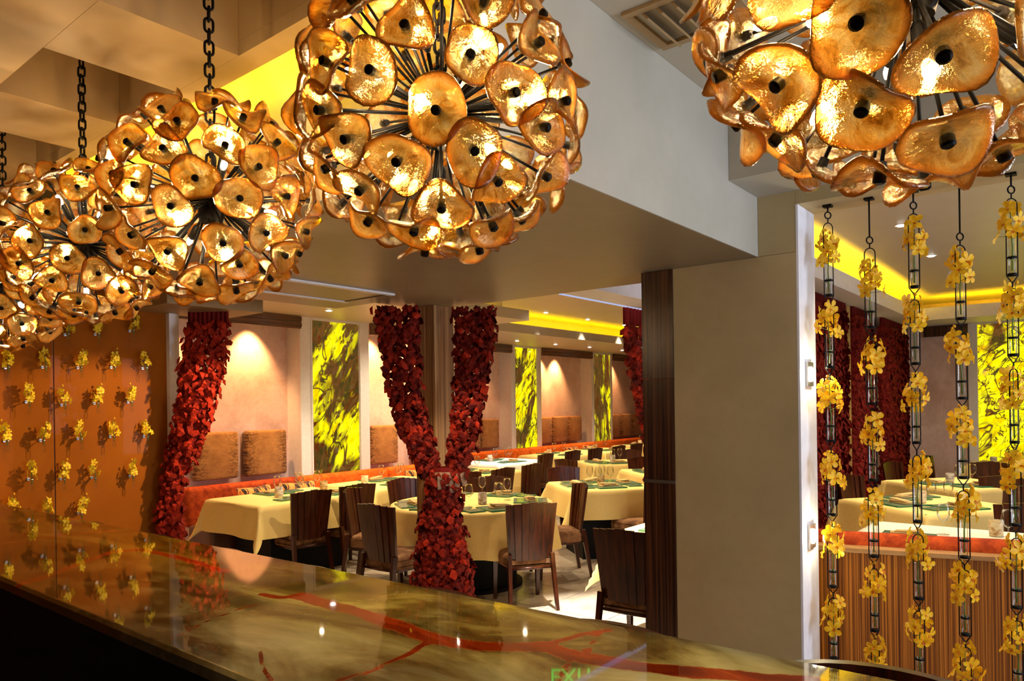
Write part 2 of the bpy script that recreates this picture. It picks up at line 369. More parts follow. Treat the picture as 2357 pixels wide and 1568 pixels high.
def backlit(i, x0, x1, y, z0, z1, label):
    o = thing('backlit_stone_panel', ((x0 + x1) / 2, y, z0), label, 'wall panel', 'backlit panels')
    w_ = (x1 - x0) / 2; h = z1 - z0
    pt('stone_sheet', B(-w_ + .004, w_ - .004, .012, .04, .004, h - .004).mesh('stone_sheet', PANELS[i]), o)
    return o
backlit(0, 5.418, 6.142, 7.5, .35, 2.722, 'tall backlit yellow and brown stone panel beside the two tiger plush wall pads')
backlit(1, 10.62, 11.30, 8.45, .35, 2.722, 'tall backlit yellow panel between the leaf column and the three joined plush pads')
backlit(2, 13.36, 14.05, 8.45, .35, 2.722, 'narrow backlit stone panel with red brown trunk pattern, farthest in the dining room')
# valances
def valance(x0, x1, y, z0, z1, label, sp):
    o = thing('wood_valance', ((x0 + x1) / 2, y, z0), label, 'valance', 'wood valances'); w_ = (x1 - x0) / 2
    pt('face_board', B(-w_, w_, 0, .03, 0, z1 - z0).mesh('face_board', M['zebra_h']), o)
    for k, s_ in enumerate((.0, .055)): pt('slat', B(-w_, w_, -.012, -.001, .02 + k * .07, .07 + k * .07).mesh('slat', M['zebra_h']), o)
    for x, en, c in sp: 
        spot('valance_spot', (x, y + .10, z1 - .04), (x - .02, y + .33, z0 - .75), en * 7, c, 78, .8)
VAL = (1, .47, .16)
valance(2.9, 5.235, 7.46, 2.60, 2.75, 'striped zebrawood valance over the first alcove beside the red curtain', [(4.72, 26, VAL), (3.7, 18, VAL)])
valance(6.315, 7.89, 7.46, 2.60, 2.75, 'zebrawood valance behind the leaf covered column, left part', [(6.55, 26, VAL), (7.3, 20, VAL)])
valance(8.05, 10.49, 8.41, 2.60, 2.75, 'zebrawood valance just right of the leaf covered column', [(8.9, 26, VAL), (9.8, 14, VAL)])
valance(11.45, 13.26, 8.41, 2.60, 2.75, 'zebrawood valance over the three joined plush pads', [(11.75, 22, VAL), (12.3, 24, VAL)])
valance(14.14, 16.8, 8.41, 2.60, 2.75, 'farthest zebrawood valance beside the hanging red curtain', [(14.5, 16, VAL)])
# ceilings
struct('ceiling_dining', B(3.9, 17, 2.5, 8.9, 3.1, 3.2), M['ceil_white'])
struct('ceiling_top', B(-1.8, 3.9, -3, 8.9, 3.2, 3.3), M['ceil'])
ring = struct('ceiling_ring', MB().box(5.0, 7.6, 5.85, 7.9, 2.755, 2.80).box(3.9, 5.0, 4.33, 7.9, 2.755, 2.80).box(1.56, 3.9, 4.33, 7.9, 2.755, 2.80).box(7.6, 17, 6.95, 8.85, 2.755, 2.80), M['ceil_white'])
pt('cove_lip', MB().box(5.0, 7.63, 5.82, 5.849, 2.755, 2.89).box(7.601, 7.63, 5.849, 6.949, 2.755, 2.89).box(7.63, 17, 6.92, 6.949, 2.755, 2.89).mesh('cove_lip', M['ceil_white']), ring)
struct('cove_back', MB().box(8.0, 17, 7.42, 7.45, 2.801, 3.099).box(5.0, 7.9, 6.5, 6.53, 2.801, 3.099), M['ceil_white'])
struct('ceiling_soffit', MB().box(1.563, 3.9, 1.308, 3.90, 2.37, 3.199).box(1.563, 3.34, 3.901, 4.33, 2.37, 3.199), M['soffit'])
struct('trim_7', B(1.563, 3.6, 1.300, 1.307, 2.37, 3.199), M['beam'])
struct('trim_8', B(1.555, 1.562, 1.300, 4.33, 2.37, 3.199), M['ceil_white'])
struct('trim_9', B(3.60, 3.86, 1.104, 1.115, 0, 2.599), M['white'])
struct('ceiling_bulkhead', B(2.37, 3.1, 4.9, 5.5, 2.37, 2.754), M['ceil'])
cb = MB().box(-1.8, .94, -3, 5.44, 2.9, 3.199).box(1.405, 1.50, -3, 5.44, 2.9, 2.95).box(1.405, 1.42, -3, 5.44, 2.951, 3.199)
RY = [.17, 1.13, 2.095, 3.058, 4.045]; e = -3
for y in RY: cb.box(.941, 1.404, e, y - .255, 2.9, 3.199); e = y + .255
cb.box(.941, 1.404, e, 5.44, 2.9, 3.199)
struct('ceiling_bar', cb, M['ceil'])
struct('ceiling_entry', MB().box(1.51, 3.235, -3, 1.299, 3.0, 3.199).box(3.236, 3.6, -3, 1.299, 2.667, 3.199), M['beam'])
# pillar wall and header above the orchid screen
struct('wall_pillar', B(3.6, 3.86, 1.116, 1.765, 0, 2.369), M['wall'])
struct('wall_pillar_top', MB().box(3.601, 3.86, 1.116, 1.299, 2.371, 3.199), M['wall'])
struct('wall_header', B(3.601, 3.86, -3, 1.115, 2.60, 3.199), M['wall'])
struct('wall_entry', B(3.6, 3.86, -3, -1.2, 0, 2.599), M['wall'])
struct('wall_left_end', MB().box(-1.8, 2.62, 5.46, 5.6, 0, 3.199), M['wall'])
struct('trim_4', B(2.625, 2.70, 5.40, 5.60, 0, 2.369), M['white'])
struct('wall_left_return', B(2.60, 2.70, 5.61, 7.78, 0, 2.754), M['wall'])
# right-hand room
struct('ceiling_right', B(3.861, 12.6, -2.5, 2.40, 3.05, 3.15), M['ceil_white'])
struct('ceiling_partition', MB().box(3.9, 16.9, 2.45, 2.70, 2.37, 3.099).box(3.9, 12.3, 1.9, 2.449, 2.72, 2.76).box(3.9, 12.3, 1.872, 1.899, 2.72, 2.885).box(3.9, 12.3, 2.2, 2.24, 2.761, 3.049), M['white'])
struct('trim_5', B(3.95, 11.5, 2.705, 2.765, 2.375, 2.392), M['slot'])  # blue window light on this trim is put in as its own glow
struct('ceiling_far_fascia', MB().box(11.3, 12.3, -2.5, 1.871, 2.72, 2.76).box(11.272, 11.299, -2.5, 1.871, 2.72, 2.885), M['white'])
struct('wall_far_right', B(12.3, 12.45, -2.5, 2.44, 0, 3.049), M['alcove'])
struct('wall_right_side', B(3.9, 12.3, -2.6, -2.5, 0, 3.049), M['wall'])
s = struct('trim_6', MB().box(12.22, 12.299, 1.285, 1.395, 0, 2.719), M['white'])
pt('frame_board', B(12.22, 12.299, -.6, 1.284, 2.70, 2.719).mesh('frame_board', M['white']), s)
o = thing('backlit_stone_panel', (12.28, .6, .75), 'wide backlit yellow panel with dark branch pattern on the far wall beyond the orchid strings', 'wall panel', 'backlit panels')
o.rotation_euler = (0, 0, PI / 2)
pt('stone_sheet', B(-1.1, .68, -.01, .03, 0, 1.94).mesh('stone_sheet', PANELS[3]), o)
o = thing('wood_beam', (12.25, 1.68, 2.56), 'dark wood band above the pale plaster of the far right wall', 'beam')
pt('board', B(-.02, .03, -.28, .28, 0, .15).mesh('board', M['zebra_dark']), o)
for i, X in enumerate((8.7, 12.0)):
    o = thing('wood_post', (X, 2.2, 0), ('slim pale wood post between the two red curtains of the partition', 'dark wood post where the partition meets the far wall')[i], 'post')
    mb = B(-.07, .07, -.07, .07, 0, 2.70).mesh('post_shaft', M['capwood'] if i == 0 else M['zebra_dark']); pt('shaft', mb, o)
    pt('base_block', B(-.09, .09, -.09, .09, 0, .12).mesh('base_block', M['capwood'] if i == 0 else M['zebra_dark']), o)
# dark wood post at the pillar
o = thing('wood_post', (3.645, 1.86, 0), 'tall dark zebrawood post against the left side of the plain pillar', 'post')
for z0, z1, d in ((0, 1.205, 0), (1.225, 1.775, 0), (1.779, 2.368, .001)):
    for k in range(4):
        pt('stave', B(-.05 - d, .05 + d, -.094 + k * .047, -.048 + k * .047, z0, z1).mesh('stave', M['zebra_dark']), o)
pt('metal_band', B(-.054, .054, -.097, .097, 1.206, 1.224).mesh('metal_band', M['chrome']), o)
# ceiling hatch
o = thing('ceiling_hatch', (2.85, 3.73, 2.369), 'flush access hatch with pale trim in the low soffit', 'hatch')
for a in ((-.52, .30, -.25, -.21), (-.52, .30, .21, .25)): pt('trim_strip', B(*a, -.012, 0).mesh('trim_strip', M['white']), o)
for a in ((.26, .30, -.205, .205), (-.52, -.48, -.205, .205)): pt('trim_strip', B(*a, -.012, 0).mesh('trim_strip', M['soffit']), o)
pt('hatch_door', B(-.475, .255, -.205, .205, -.006, 0).mesh('hatch_door', M['soffit']), o)
# air vent
o = thing('air_vent', (2.36, 1.08, 2.999), 'louvred air vent in the upper ceiling beside the nearest chandelier', 'vent')
for a in ((-.16, -.13, -.18, .18), (.13, .16, -.18, .18)): pt('frame', B(*a, -.012, 0).mesh('frame', M['ceil']), o)
for a in ((-.129, .129, -.18, -.15), (-.129, .129, .15, .18)): pt('frame', B(*a, -.012, 0).mesh('frame', M['ceil']), o)
for k in range(5):
    me = MB().hexa([(-.128, -.13 + k * .055, -.035), (.128, -.13 + k * .055, -.035), (.128, -.122 + k * .055, -.037), (-.128, -.122 + k * .055, -.037)], [(-.128, -.10 + k * .055, 0), (.128, -.10 + k * .055, 0), (.128, -.092 + k * .055, 0), (-.128, -.092 + k * .055, 0)]).mesh('louvre', M['ceil'])
    pt('louvre', me, o)
# recessed downlights
def dl_make():
    o = tag(link('downlight', None), 'x', 'downlight')
    pt('ring', smooth_by_angle(MB().lathe([(.028, -.001), (.045, -.006), (.05, -.001)], 20, caps=False).mesh('ring', M['white'], True)), o)
    pt('lens', MB().lathe([(.0275, -.012), (.0275, -.002)], 16).mesh('lens', M['led']), o); return o
DL = Proto(dl_make)
G_DL = 'recessed downlights'
for x, y, z, lab, en, ang in ((5.145, 6.80, 2.754, 'bright recessed downlight in front of the tall yellow panel by the first alcove', 40, 70),
    (9.29, 6.75, 3.099, 'nearest recessed downlight on the raised ceiling behind the leaf column', 50, 60), (10.57, 6.79, 3.099, 'middle recessed downlight on the raised ceiling behind the leaf column', 50, 60), (11.83, 6.80, 3.099, 'farthest recessed downlight on the raised ceiling, beside the right red curtain', 50, 60),
    (9.86, 7.79, 2.754, 'low ceiling downlight above the second yellow panel, first of its row', 30, 60), (10.97, 7.76, 2.754, 'low ceiling downlight between the two far yellow panels, second of its row', 60, 40), (12.07, 7.72, 2.754, 'low ceiling downlight above the third yellow panel, third of its row', 30, 60), (13.30, 7.70, 2.754, 'low ceiling downlight next to the right red curtain, last of its row', 30, 60),
    (6.51, 1.19, 3.049, 'largest recessed downlight in the right room ceiling', 40, 60), (8.1, 1.22, 3.049, 'second recessed downlight in the right room ceiling, by the third orchid string', 40, 60), (9.62, 1.25, 3.049, 'smallest recessed downlight in the right room ceiling', 40, 60)):
    DL.put((x, y, z), 0, lab, G_DL); spot('downlight_beam', (x, y, z - .03), (x, y, 0), en * 2, (1, .86, .62), ang, .6)
# extra downlights of the dining room outside the view
for x, y, z, tx, ty, en, ang, c in ((3.3, 3.2, 2.36, 3.75, 3.45, 30, 60, (1, .8, .55)), (4.35, 2.95, 2.9, 4.6, 2.8, 800, 40, (1, .95, .85)), (3.98, 1.0, 2.70, 4.25, 1.0, 45, 50, (1, .78, .45)), (3.98, .45, 2.70, 4.3, .45, 45, 50, (1, .78, .45)), (8.75, 6.9, 2.72, 8.75, 7.3, 120, 50, (1, .98, .92)), (4.3, 6.3, 2.7, 4.3, 6.3, 45, 70, WARM), (5.7, 6.4, 2.7, 5.7, 6.4, 45, 70, WARM), (7.1, 6.4, 2.7, 7.1, 6.4, 45, 70, WARM), (6.9, 4.3, 3.05, 6.9, 4.3, 70, 60, (1, .84, .55)), (8.3, 4.4, 3.05, 8.3, 4.4, 70, 60, (1, .84, .55)), (11, 7.3, 2.7, 11, 7.4, 50, 70, WARM), (12.8, 7.3, 2.7, 12.8, 7.4, 50, 70, WARM), (5.5, .6, 3.0, 5.5, .6, 60, 60, (1, .84, .6)), (7.1, 1.1, 3.0, 7.1, 1.1, 60, 60, (1, .84, .6)), (9.0, 1.1, 3.0, 9.0, 1.1, 60, 60, (1, .84, .6))):
    spot('ceiling_spot', (x, y, z), (tx, ty, 0), en * 1.8, c, ang, .6)
# step lights on the reveal
for z, lab in ((1.778, 'upper'), (.974, 'lower')):
    o = thing('step_light', (3.73, 1.1035, z), lab + ' small oval wall light set in the bright reveal beside the orchid strings', 'wall light', 'reveal lights')
    pt('plate', B(-.045, .045, -.012, 0, -.06, .06).mesh('plate', M['chrome']), o)
    m_ = MB().lathe([(.02, 0), (.026, .004), (.02, .009)], 16, Matrix.Translation((0, -.0125, 0)) @ Matrix.Rotation(PI / 2, 4, 'X') @ Matrix.Diagonal((1, 1.5, 1, 1)))
    pt('lens', m_.mesh('lens', M['led'], True), o)
    point('step_light_glow', (3.73, 1.06, z), 4.0, (1, .85, .5), .02)

# ------------------------------------------------------------------ bar
bar = thing('bar_counter', (1.2, 2.2, 0), 'long polished onyx bar counter with red brown veins under the glass chandeliers', 'bar')
VEINS = [(.034, [(1.32, 1.91), (1.31, 1.71), (1.31, 1.55), (1.29, 1.41), (1.27, 1.28), (1.3, 1.16), (1.34, 1.09), (1.39, 1.03), (1.38, .93), (1.4, .81), (1.45, .67), (1.54, .45)]),
    (.012, [(1.39, 1.03), (1.51, 1.01), (1.59, .97)]), (.010, [(1.27, 1.28), (1.15, 1.25), (1.03, 1.24), (.96, 1.25)]), (.006, [(1.57, .98), (1.45, .94), (1.39, .92)]),
    (.02, [(1.32, 1.91), (1.27, 1.94), (1.26, 2.02)]), (.014, [(1.06, 3.74), (1.17, 3.73), (1.3, 3.75), (1.5, 3.67)]), (.022, [(.84, 2.8), (.96, 2.87), (1.12, 3.01), (1.28, 3.13), (1.37, 3.06), (1.38, 2.76), (1.36, 2.41)]),
    (.006, [(.85, 1.8), (1.01, 1.89), (1.14, 1.93), (1.32, 1.91)]), (.006, [(.96, 1.55), (.9, 1.44), (.87, 1.36)]), (.006, [(1.36, 3.13), (1.53, 3.06)]), (.01, [(1.25, 4.4), (1.48, 4.36), (1.63, 4.05)]), (.008, [(1.35, .93), (1.29, .9), (1.23, .88)])]
def vein(x, y):
    best = 9
    for w_, ps in VEINS:
        for (ax, ay), (bx, by) in zip(ps, ps[1:]):
            dx, dy = bx - ax, by - ay; t = max(0, min(1, ((x - ax) * dx + (y - ay) * dy) / (dx * dx + dy * dy + 1e-9)))
            best = min(best, math.hypot(x - ax - t * dx, y - ay - t * dy) / w_)
    return best
def bar_slab():
    m = MB(); nx, ny = 64, 360; y0, y1 = -1.3, 5.455; vs = []; at = []; fs = []
    prof = [(0, -.045), (-.012, -.036), (-.012, -.010), (-.004, -.001)]
    rows = nx + len(prof)
    for j in range(ny + 1):
        y = y0 + (y1 - y0) * j / ny; xn = .855; xf = 1.65 - (1.65 - 1.52) * (y - .3) / 5.05
        line = [(xn + dx, y, 1.07 + dz) for dx, dz in prof]
        line += [(xn + (xf - xn) * i / (nx - 1), y, 1.07) for i in range(nx)]
        line[-1] = (xf, y, 1.07); line += [(xf + .006, y, 1.064), (xf + .006, y, 1.025)]
        for p in line:
            vs.append((p[0] - 1.2, p[1] - 2.2, p[2])); at.append(min(4, vein(p[0], p[1])) if .2 < p[1] < 4.6 else 4.0)
    k = len(line)
    for j in range(ny):
        for i in range(k - 1): fs.append((j * k + i, j * k + i + 1, (j + 1) * k + i + 1, (j + 1) * k + i))
        fs.append((j * k + k - 1, j * k, (j + 1) * k, (j + 1) * k + k - 1))
    fs += [tuple(range(k))[::-1], tuple(ny * k + i for i in range(k))]
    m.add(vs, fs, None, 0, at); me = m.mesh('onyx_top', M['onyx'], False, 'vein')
    bmx = bmesh.new(); bmx.from_mesh(me); bmesh.ops.recalc_face_normals(bmx, faces=bmx.faces[:]); bmx.to_mesh(me); bmx.free(); return me
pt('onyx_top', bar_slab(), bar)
pt('front_panel', B(-.22, -.20, -3.45, 3.24, .10, 1.02).mesh('front_panel', M['blackcloth']), bar)
pt('body', B(-.19, .12, -3.45, 3.24, 0, 1.02).mesh('body', M['blackcloth']), bar)
pt('back_panel', B(.125, .14, -3.45, 3.24, .10, 1.02).mesh('back_panel', M['zebra_dark']), bar)
pt('kick_rail', MB().tube([(.22, -3.4, .2), (.22, 3.2, .2)], .02, 8).mesh('kick_rail', M['chrome'], True), bar)
for yy in (-2.5, -.5, 1.5): pt('rail_bracket', B(.14, .22, yy - .01, yy + .01, .19, .21).mesh('rail_bracket', M['chrome']), bar)
def stool_make():
    o = tag(link('bar_stool', None), 'x', 'stool')
    pt('seat', smooth_by_angle(MB().rbox(.40, .42, .07, .03, 3, Matrix.Translation((0, 0, .735))).mesh('seat', M['suede'], True)), o)
    arc = [(.24 * math.cos(a) * .95, .25 * math.sin(a), 0) for a in [R(-72 + 12 * i) for i in range(13)]]
    m = MB()
    for h0, h1 in ((.945, 1.014),):
        n = len(arc); vs = []
        for (x, y, _) in arc:
            k = .026 / math.hypot(x, y)
            vs += [(x, y, h0), (x * (1 + k), y * (1 + k), h0), (x * (1 + k), y * (1 + k), h1), (x, y, h1)]
        fs = []
        for i in range(n - 1):
            for q in range(4): fs.append((i * 4 + q, i * 4 + (q + 1) % 4, i * 4 + 4 + (q + 1) % 4, i * 4 + 4 + q))
        fs += [(3, 2, 1, 0), tuple((n - 1) * 4 + q for q in range(4))]; m.add(vs, fs)
    pt('back_rail', smooth_by_angle(m.mesh('back_rail', M['chair'], True), 50), o)
    for a in (-60, 0, 60): 
        x, y = .241 * math.cos(R(a)), .258 * math.sin(R(a)); pt('back_post', MB().tube([(x * .84, y * .84, .74), (x, y, .96)], .012, 8).mesh('back_post', M['chair'], True), o)
    for sx in (-1, 1):
        for sy in (-1, 1): pt('leg', MB().tube([(sx * .16, sy * .17, .70), (sx * .20, sy * .21, 0)], [.018, .013], 8).mesh('leg', M['chair'], True), o)
    pt('foot_ring', MB().tube([(.19 * math.cos(a), .20 * math.sin(a), .28) for a in [2 * PI * i / 16 for i in range(16)]], .009, 6, True).mesh('foot_ring', M['chrome'], True), o)
    return o
ST = Proto(stool_make)
for y, x, lab in ((.36, 1.88, 'bar stool with dark curved back rail in front of the zebrawood banquette back'), (1.05, 1.80, 'bar stool with dark curved back rail below the dark chair beside the wood post'), (1.72, 1.78, 'bar stool with dark curved back rail below the foot of the leaf covered column'),
    (2.40, 1.74, 'bar stool with dark curved back rail between two dining chairs left of the column'), (3.02, 1.73, 'bar stool with dark curved back rail in front of the banquette end'), (3.66, 1.72, 'bar stool with dark curved back rail at the foot of the left leaf curtain'), (4.38, 1.70, 'bar stool with dark curved back rail farthest along, by the copper wall')):
    ST.put((x - .23, y, 0), 0, lab, 'bar stools along the counter')

# ------------------------------------------------------------------ chandeliers
def disc(seed):
    rn = random.Random(seed); m = MB(); n, k = 28, 6; vs = []; at = []; fs = []
    p2, p3, p5 = rn.uniform(0, 6), rn.uniform(0, 6), rn.uniform(0, 6); a2 = rn.uniform(.03, .09); w1 = rn.uniform(.008, .017); ph = rn.uniform(0, 6)
    def rr(q): return 1 + a2 * math.cos(2 * q + p2) + .05 * math.cos(3 * q + p3) + .02 * math.cos(5 * q + p5)
    def zz(q, u): return u * u * (.012 + w1 * math.cos(2 * q + ph) + .007 * math.cos(3 * q + p5)) + .0025 * math.sin(5 * u + p2)
    rad = .056
    for side in (1, -1):
        vs.append((0, 0, side * .0028)); at.append(0)
        for i in range(1, k + 1):
            u = i / k
            for j in range(n):
                q = 2 * PI * j / n; th = .0028 + .0028 * (u > .8) * (1 - abs(u - .9) * 6)
                x = rr(q) * rad * u; vs.append((x * math.cos(q), x * math.sin(q), zz(q, u) + side * max(.001, th))); at.append(u)
    o2 = 1 + k * n
    def idx(sd, i, j): return (0 if sd == 0 else o2) + (0 if i == 0 else 1 + (i - 1) * n + j % n)
    for sd in (0, 1):
        for i in range(k):
            for j in range(n):
                f = (idx(sd, 0, 0), idx(sd, 1, j), idx(sd, 1, j + 1)) if i == 0 else (idx(sd, i, j), idx(sd, i + 1, j), idx(sd, i + 1, j + 1), idx(sd, i, j + 1))
                fs.append(f if sd == 0 else f[::-1])
    # rounded rim
    b = len(vs)
    for j in range(n):
        q = 2 * PI * j / n; x = rr(q) * rad * 1.035; vs.append((x * math.cos(q), x * math.sin(q), zz(q, 1.03))); at.append(1.0)
    for j in range(n):
        fs.append((idx(0, k, j), b + j, b + (j + 1) % n, idx(0, k, j + 1))); fs.append((b + j, idx(1, k, j), idx(1, k, j + 1), b + (j + 1) % n))
    m.add(vs, fs, None, 0, at); return m.mesh('glass_disc', M['amber'], True, 'rim')
DISCS = [disc(100 + i) for i in range(7)]
RG = .29
knob_me = smooth_by_angle(MB().lathe([(.0075, -.014), (.0085, 0), (.0095, .004), (.0095, .015), (.006, .018)], 12).mesh('knob', M['black'], True))
rod_me = MB().tube([(0, 0, .03), (0, 0, RG - .012)], .0032, 6).mesh('rod', M['black'], True)
arm_me = MB().tube([(0, 0, .03), (0, 0, .125)], .005, 6).mesh('lamp_arm', M['black'], True)
sock_me = smooth_by_angle(MB().lathe([(.005, .11), (.011, .122), (.0115, .175), (.009, .180)], 12).mesh('socket', M['black'], True))
bulb_me = MB().lathe([(.005, .181), (.008, .187), (.009, .200), (.006, .213), (.001, .217)], 10).mesh('bulb', M['bulb'], True)
hub_me = smooth_by_angle(MB().lathe([(.012, -.075), (.034, -.068), (.038, -.05), (.038, .05), (.034, .066), (.012, .075)], 20).mesh('hub', M['black'], True))
def link_mesh():
    a, b, r = .0125, .022, .0042; pts = []
    for i in range(20):
        q = 2 * PI * i / 20; x = a * math.cos(q); z = (b - a) * (1 if math.sin(q) > 1e-6 else -1 if math.sin(q) < -1e-6 else 0) + a * math.sin(q); pts.append((x, 0, z))
    return MB().tube(pts, r, 6, True).mesh('chain_link', M['black'], True)
LINK = link_mesh()
GN = ('nearest', 'second', 'third', 'fourth', 'farthest')
GLAB = ('largest amber glass disc globe chandelier, cut by the upper right edge of the photo', 'big amber glass disc globe chandelier over the middle of the bar', 'amber glass disc globe chandelier hanging left of the biggest whole one', 'amber glass disc globe chandelier in front of the copper flower wall, second farthest', 'farthest amber glass disc globe chandelier, cut by the left edge of the photo')
GPOS = ((1.19, .204, 2.272), (1.15, 1.115, 2.290), (1.15, 2.089, 2.284), (1.16, 3.065, 2.30), (1.15, 3.95, 2.251))
for gi, gp in enumerate(GPOS):
    rn = random.Random(40 + gi)
    root = thing('globe_chandelier', gp, GLAB[gi], 'chandelier', 'amber globe chandeliers over the bar', rn.uniform(0, 6))
    pt('hub', hub_me, root)
    N = 82; ga = PI * (3 - math.sqrt(5))
    for k in range(N):
        z = 1 - 2 * (k + .5) / N; q = k * ga; s_ = math.sqrt(1 - z * z)
        if z > .955: continue
        d = Vector((s_ * math.cos(q) + rn.uniform(-.06, .06), s_ * math.sin(q) + rn.uniform(-.06, .06), z + rn.uniform(-.05, .05))).normalized()
        T = Matrix(d.to_track_quat('Z', 'Y').to_matrix()).to_4x4()
        tilt = Matrix.Rotation(rn.uniform(-.15, .15), 4, 'X') @ Matrix.Rotation(rn.uniform(-.15, .15), 4, 'Y') @ Matrix.Rotation(rn.uniform(0, 6.28), 4, 'Z')
        rg = RG + rn.uniform(-.008, .008)
        sc = rn.uniform(.92, 1.10)
        ds = pt('glass_disc', DISCS[rn.randrange(7)], root, M=T @ Matrix.Translation((0, 0, rg)) @ tilt @ Matrix.Scale(sc, 4))
        pt('rod', rod_me, root, M=T)
        pt('knob', knob_me, root, M=T @ Matrix.Translation((0, 0, rg)))
    for k in range(14):
        z = 1 - 2 * (k + .5) / 14; q = k * ga + 1.1; s_ = math.sqrt(1 - z * z)
        d = Vector((s_ * math.cos(q), s_ * math.sin(q), z * .9 + rn.uniform(-.1, .1))).normalized()
        T = Matrix(d.to_track_quat('Z', 'Y').to_matrix()).to_4x4(); l = rn.uniform(-.01, .03)
        pt('lamp_arm', arm_me, root, M=T); so = pt('socket', sock_me, root, M=T @ Matrix.Translation((0, 0, l)))
        pt('bulb', bulb_me, so, M=Matrix())
        if k % 2 == 0: point('bulb_light', d * (.222 + l), 4.2, (1, .68, .34), .008, root)
    # chain up into the ceiling recess
    zt = 3.198 - gp[2]; z = .085; i = 0
    while z < zt - .03:
        pt('chain_link', LINK, root, (0, 0, z), (0, 0, (i % 2) * PI / 2 + .5)); z += .0345; i += 1
    pt('ceiling_cup', smooth_by_angle(MB().lathe([(.008, zt - .05), (.04, zt - .03), (.05, zt - .004), (.05, zt)], 16).mesh('ceiling_cup', M['black'], True)), root)

# ------------------------------------------------------------------ orchids
def blossom(seed, pm, sc=1.0, flat=False):
    rn = random.Random(seed); m = MB()
    for k in range(5):
        q = 2 * PI * k / 5 + PI / 2 + rn.uniform(-.12, .12); L = rn.uniform(.030, .036) * sc; W_ = rn.uniform(.0095, .012) * sc; c = rn.uniform(.1, .45)
        e1 = Vector((math.cos(q), math.sin(q), 0)); e2 = Vector((-math.sin(q), math.cos(q), 0))
        vs = [Vector((0, 0, 0))]
        for u, wv in ((.3, .6), (.62, 1.0), (.88, .7)):
            h = L * (.25 * u - c * u * u) + .004 * sc
            for sgn in (-1, 0, 1): vs.append(e1 * (L * u) + e2 * (W_ * wv * sgn) + Vector((0, 0, h + (.003 * sc if sgn else 0))))
        vs.append(e1 * L + Vector((0, 0, L * (.25 - c) + .004 * sc)))
        m.add(vs, [(0, 1, 2), (0, 2, 3), (1, 4, 5, 2), (2, 5, 6, 3), (4, 7, 8, 5), (5, 8, 9, 6), (7, 10, 8), (8, 10, 9)])
    for sgn in (-1, 1):
        m.add([(0, 0, .002), (sgn * .006 * sc, -.004 * sc, .010 * sc), (0, -.012 * sc, .014 * sc), (0, -.004 * sc, .013 * sc)], [(0, 1, 3), (1, 2, 3), (0, 3, 2)], None, 1)
    return m.mesh('blossom', [pm, M['lip']], True)
BLO = [blossom(i, M['petal'], 1.2) for i in range(5)]; BLOW = [blossom(20 + i, M['petal_wall'], .8) for i in range(4)]
BUD = MB().lathe([(.001, 0), (.006, .006), (.005, .014), (.001, .018)], 8).mesh('bud', M['petal'], True)
def spray_make(seed, blos, n, h, sw, tl, buds=2):
    rn = random.Random(seed)
    def mk():
        o = tag(link('orchid_spray', None), 'x', 'flower'); bx, by = rn.uniform(-.02, .02), rn.uniform(-.02, .02)
        pts = [(0, 0, -tl), (.003, 0, -.03), (bx * .3, by * .3, .02), (bx, by, h * .6), (bx * 1.6, by * 1.6, h)]
        pt('stem', MB().tube(pts, [.003, .003, .0025, .002, .0013], 6).mesh('stem', M['stem'], True), o)
        for k in range(n):
            u = (k + .5) / n; z = h * (.10 + .80 * u) - .01; q = k * 2.4 + rn.uniform(-.5, .5); r_ = sw * (1 - .45 * u) * rn.uniform(.6, 1.1)
            d = Vector((math.cos(q), math.sin(q), rn.uniform(-.35, .5))).normalized()
            c = Vector((bx * u * 1.4 + r_ * math.cos(q), by * u * 1.4 + r_ * math.sin(q), z + rn.uniform(-.012, .012)))
            T = Matrix.Translation(c) @ Matrix(d.to_track_quat('Z', 'Y').to_matrix()).to_4x4() @ Matrix.Rotation(rn.uniform(-.5, .5), 4, 'Z') @ Matrix.Scale(rn.uniform(.85, 1.1), 4)
            b = pt('blossom', blos[rn.randrange(len(blos))], o, M=T)
            s0 = Vector((bx * u, by * u, z - .012))
            pt('flower_stalk', MB().tube([s0, c], .0011, 4).mesh('flower_stalk', M['stem']), o)
        for k in range(buds): pt('bud', BUD, o, (bx * 1.6 + rn.uniform(-.012, .012), by * 1.6 + rn.uniform(-.012, .012), h * rn.uniform(.85, 1)), (rn.uniform(-.6, .6), rn.uniform(-.6, .6), 0))
        return o
    return mk
SPR = [Proto(spray_make(60 + i, BLO, 9, .165, .050, .13)) for i in range(6)]
SPW = [Proto(spray_make(80 + i, BLOW, 8, .105, .027, .05, 1)) for i in range(5)]
# strings of test-tube vases
ring_me = MB().tube([(.016 * math.cos(a), 0, .016 * math.sin(a)) for a in [2 * PI * i / 16 for i in range(16)]], .0035, 6, True).mesh('ring', M['black'], True)
def frame_mesh(L):
    w_ = .023; m = MB(); A = [(-w_, 0, -L + .035), (-w_, 0, -.045)] + [(-w_ * math.cos(a), 0, -.045 + .026 * math.sin(a)) for a in [PI * i / 8 for i in range(1, 8)]] + [(w_, 0, -.045), (w_, 0, -L + .035), (.004, 0, -L + .008), (-.004, 0, -L + .008)]
    m.tube(A, .0026, 6, True); m.tube([(0, 0, -.02), (0, 0, 0)], .0032, 6); m.tube([(0, 0, -L + .009), (0, 0, -L)], .0035, 6); return m.mesh('vase_frame', M['black'], True)
tube_me = MB().lathe([(.0005, 0), (.012, .002), (.0145, .01), (.0145, .16), (.0155, .163)], 14, caps=False).mesh('glass_tube', M['vial'], True)
water_me = MB().lathe([(.0005, .003), (.0125, .008), (.0125, .085), (.0005, .085)], 12).mesh('water', M['glass'], True)
band_me = MB().lathe([(.0165, -.004), (.0185, -.004), (.0185, .004), (.0165, .004), (.0165, -.004)], 14, caps=False).mesh('band', M['black'], True)
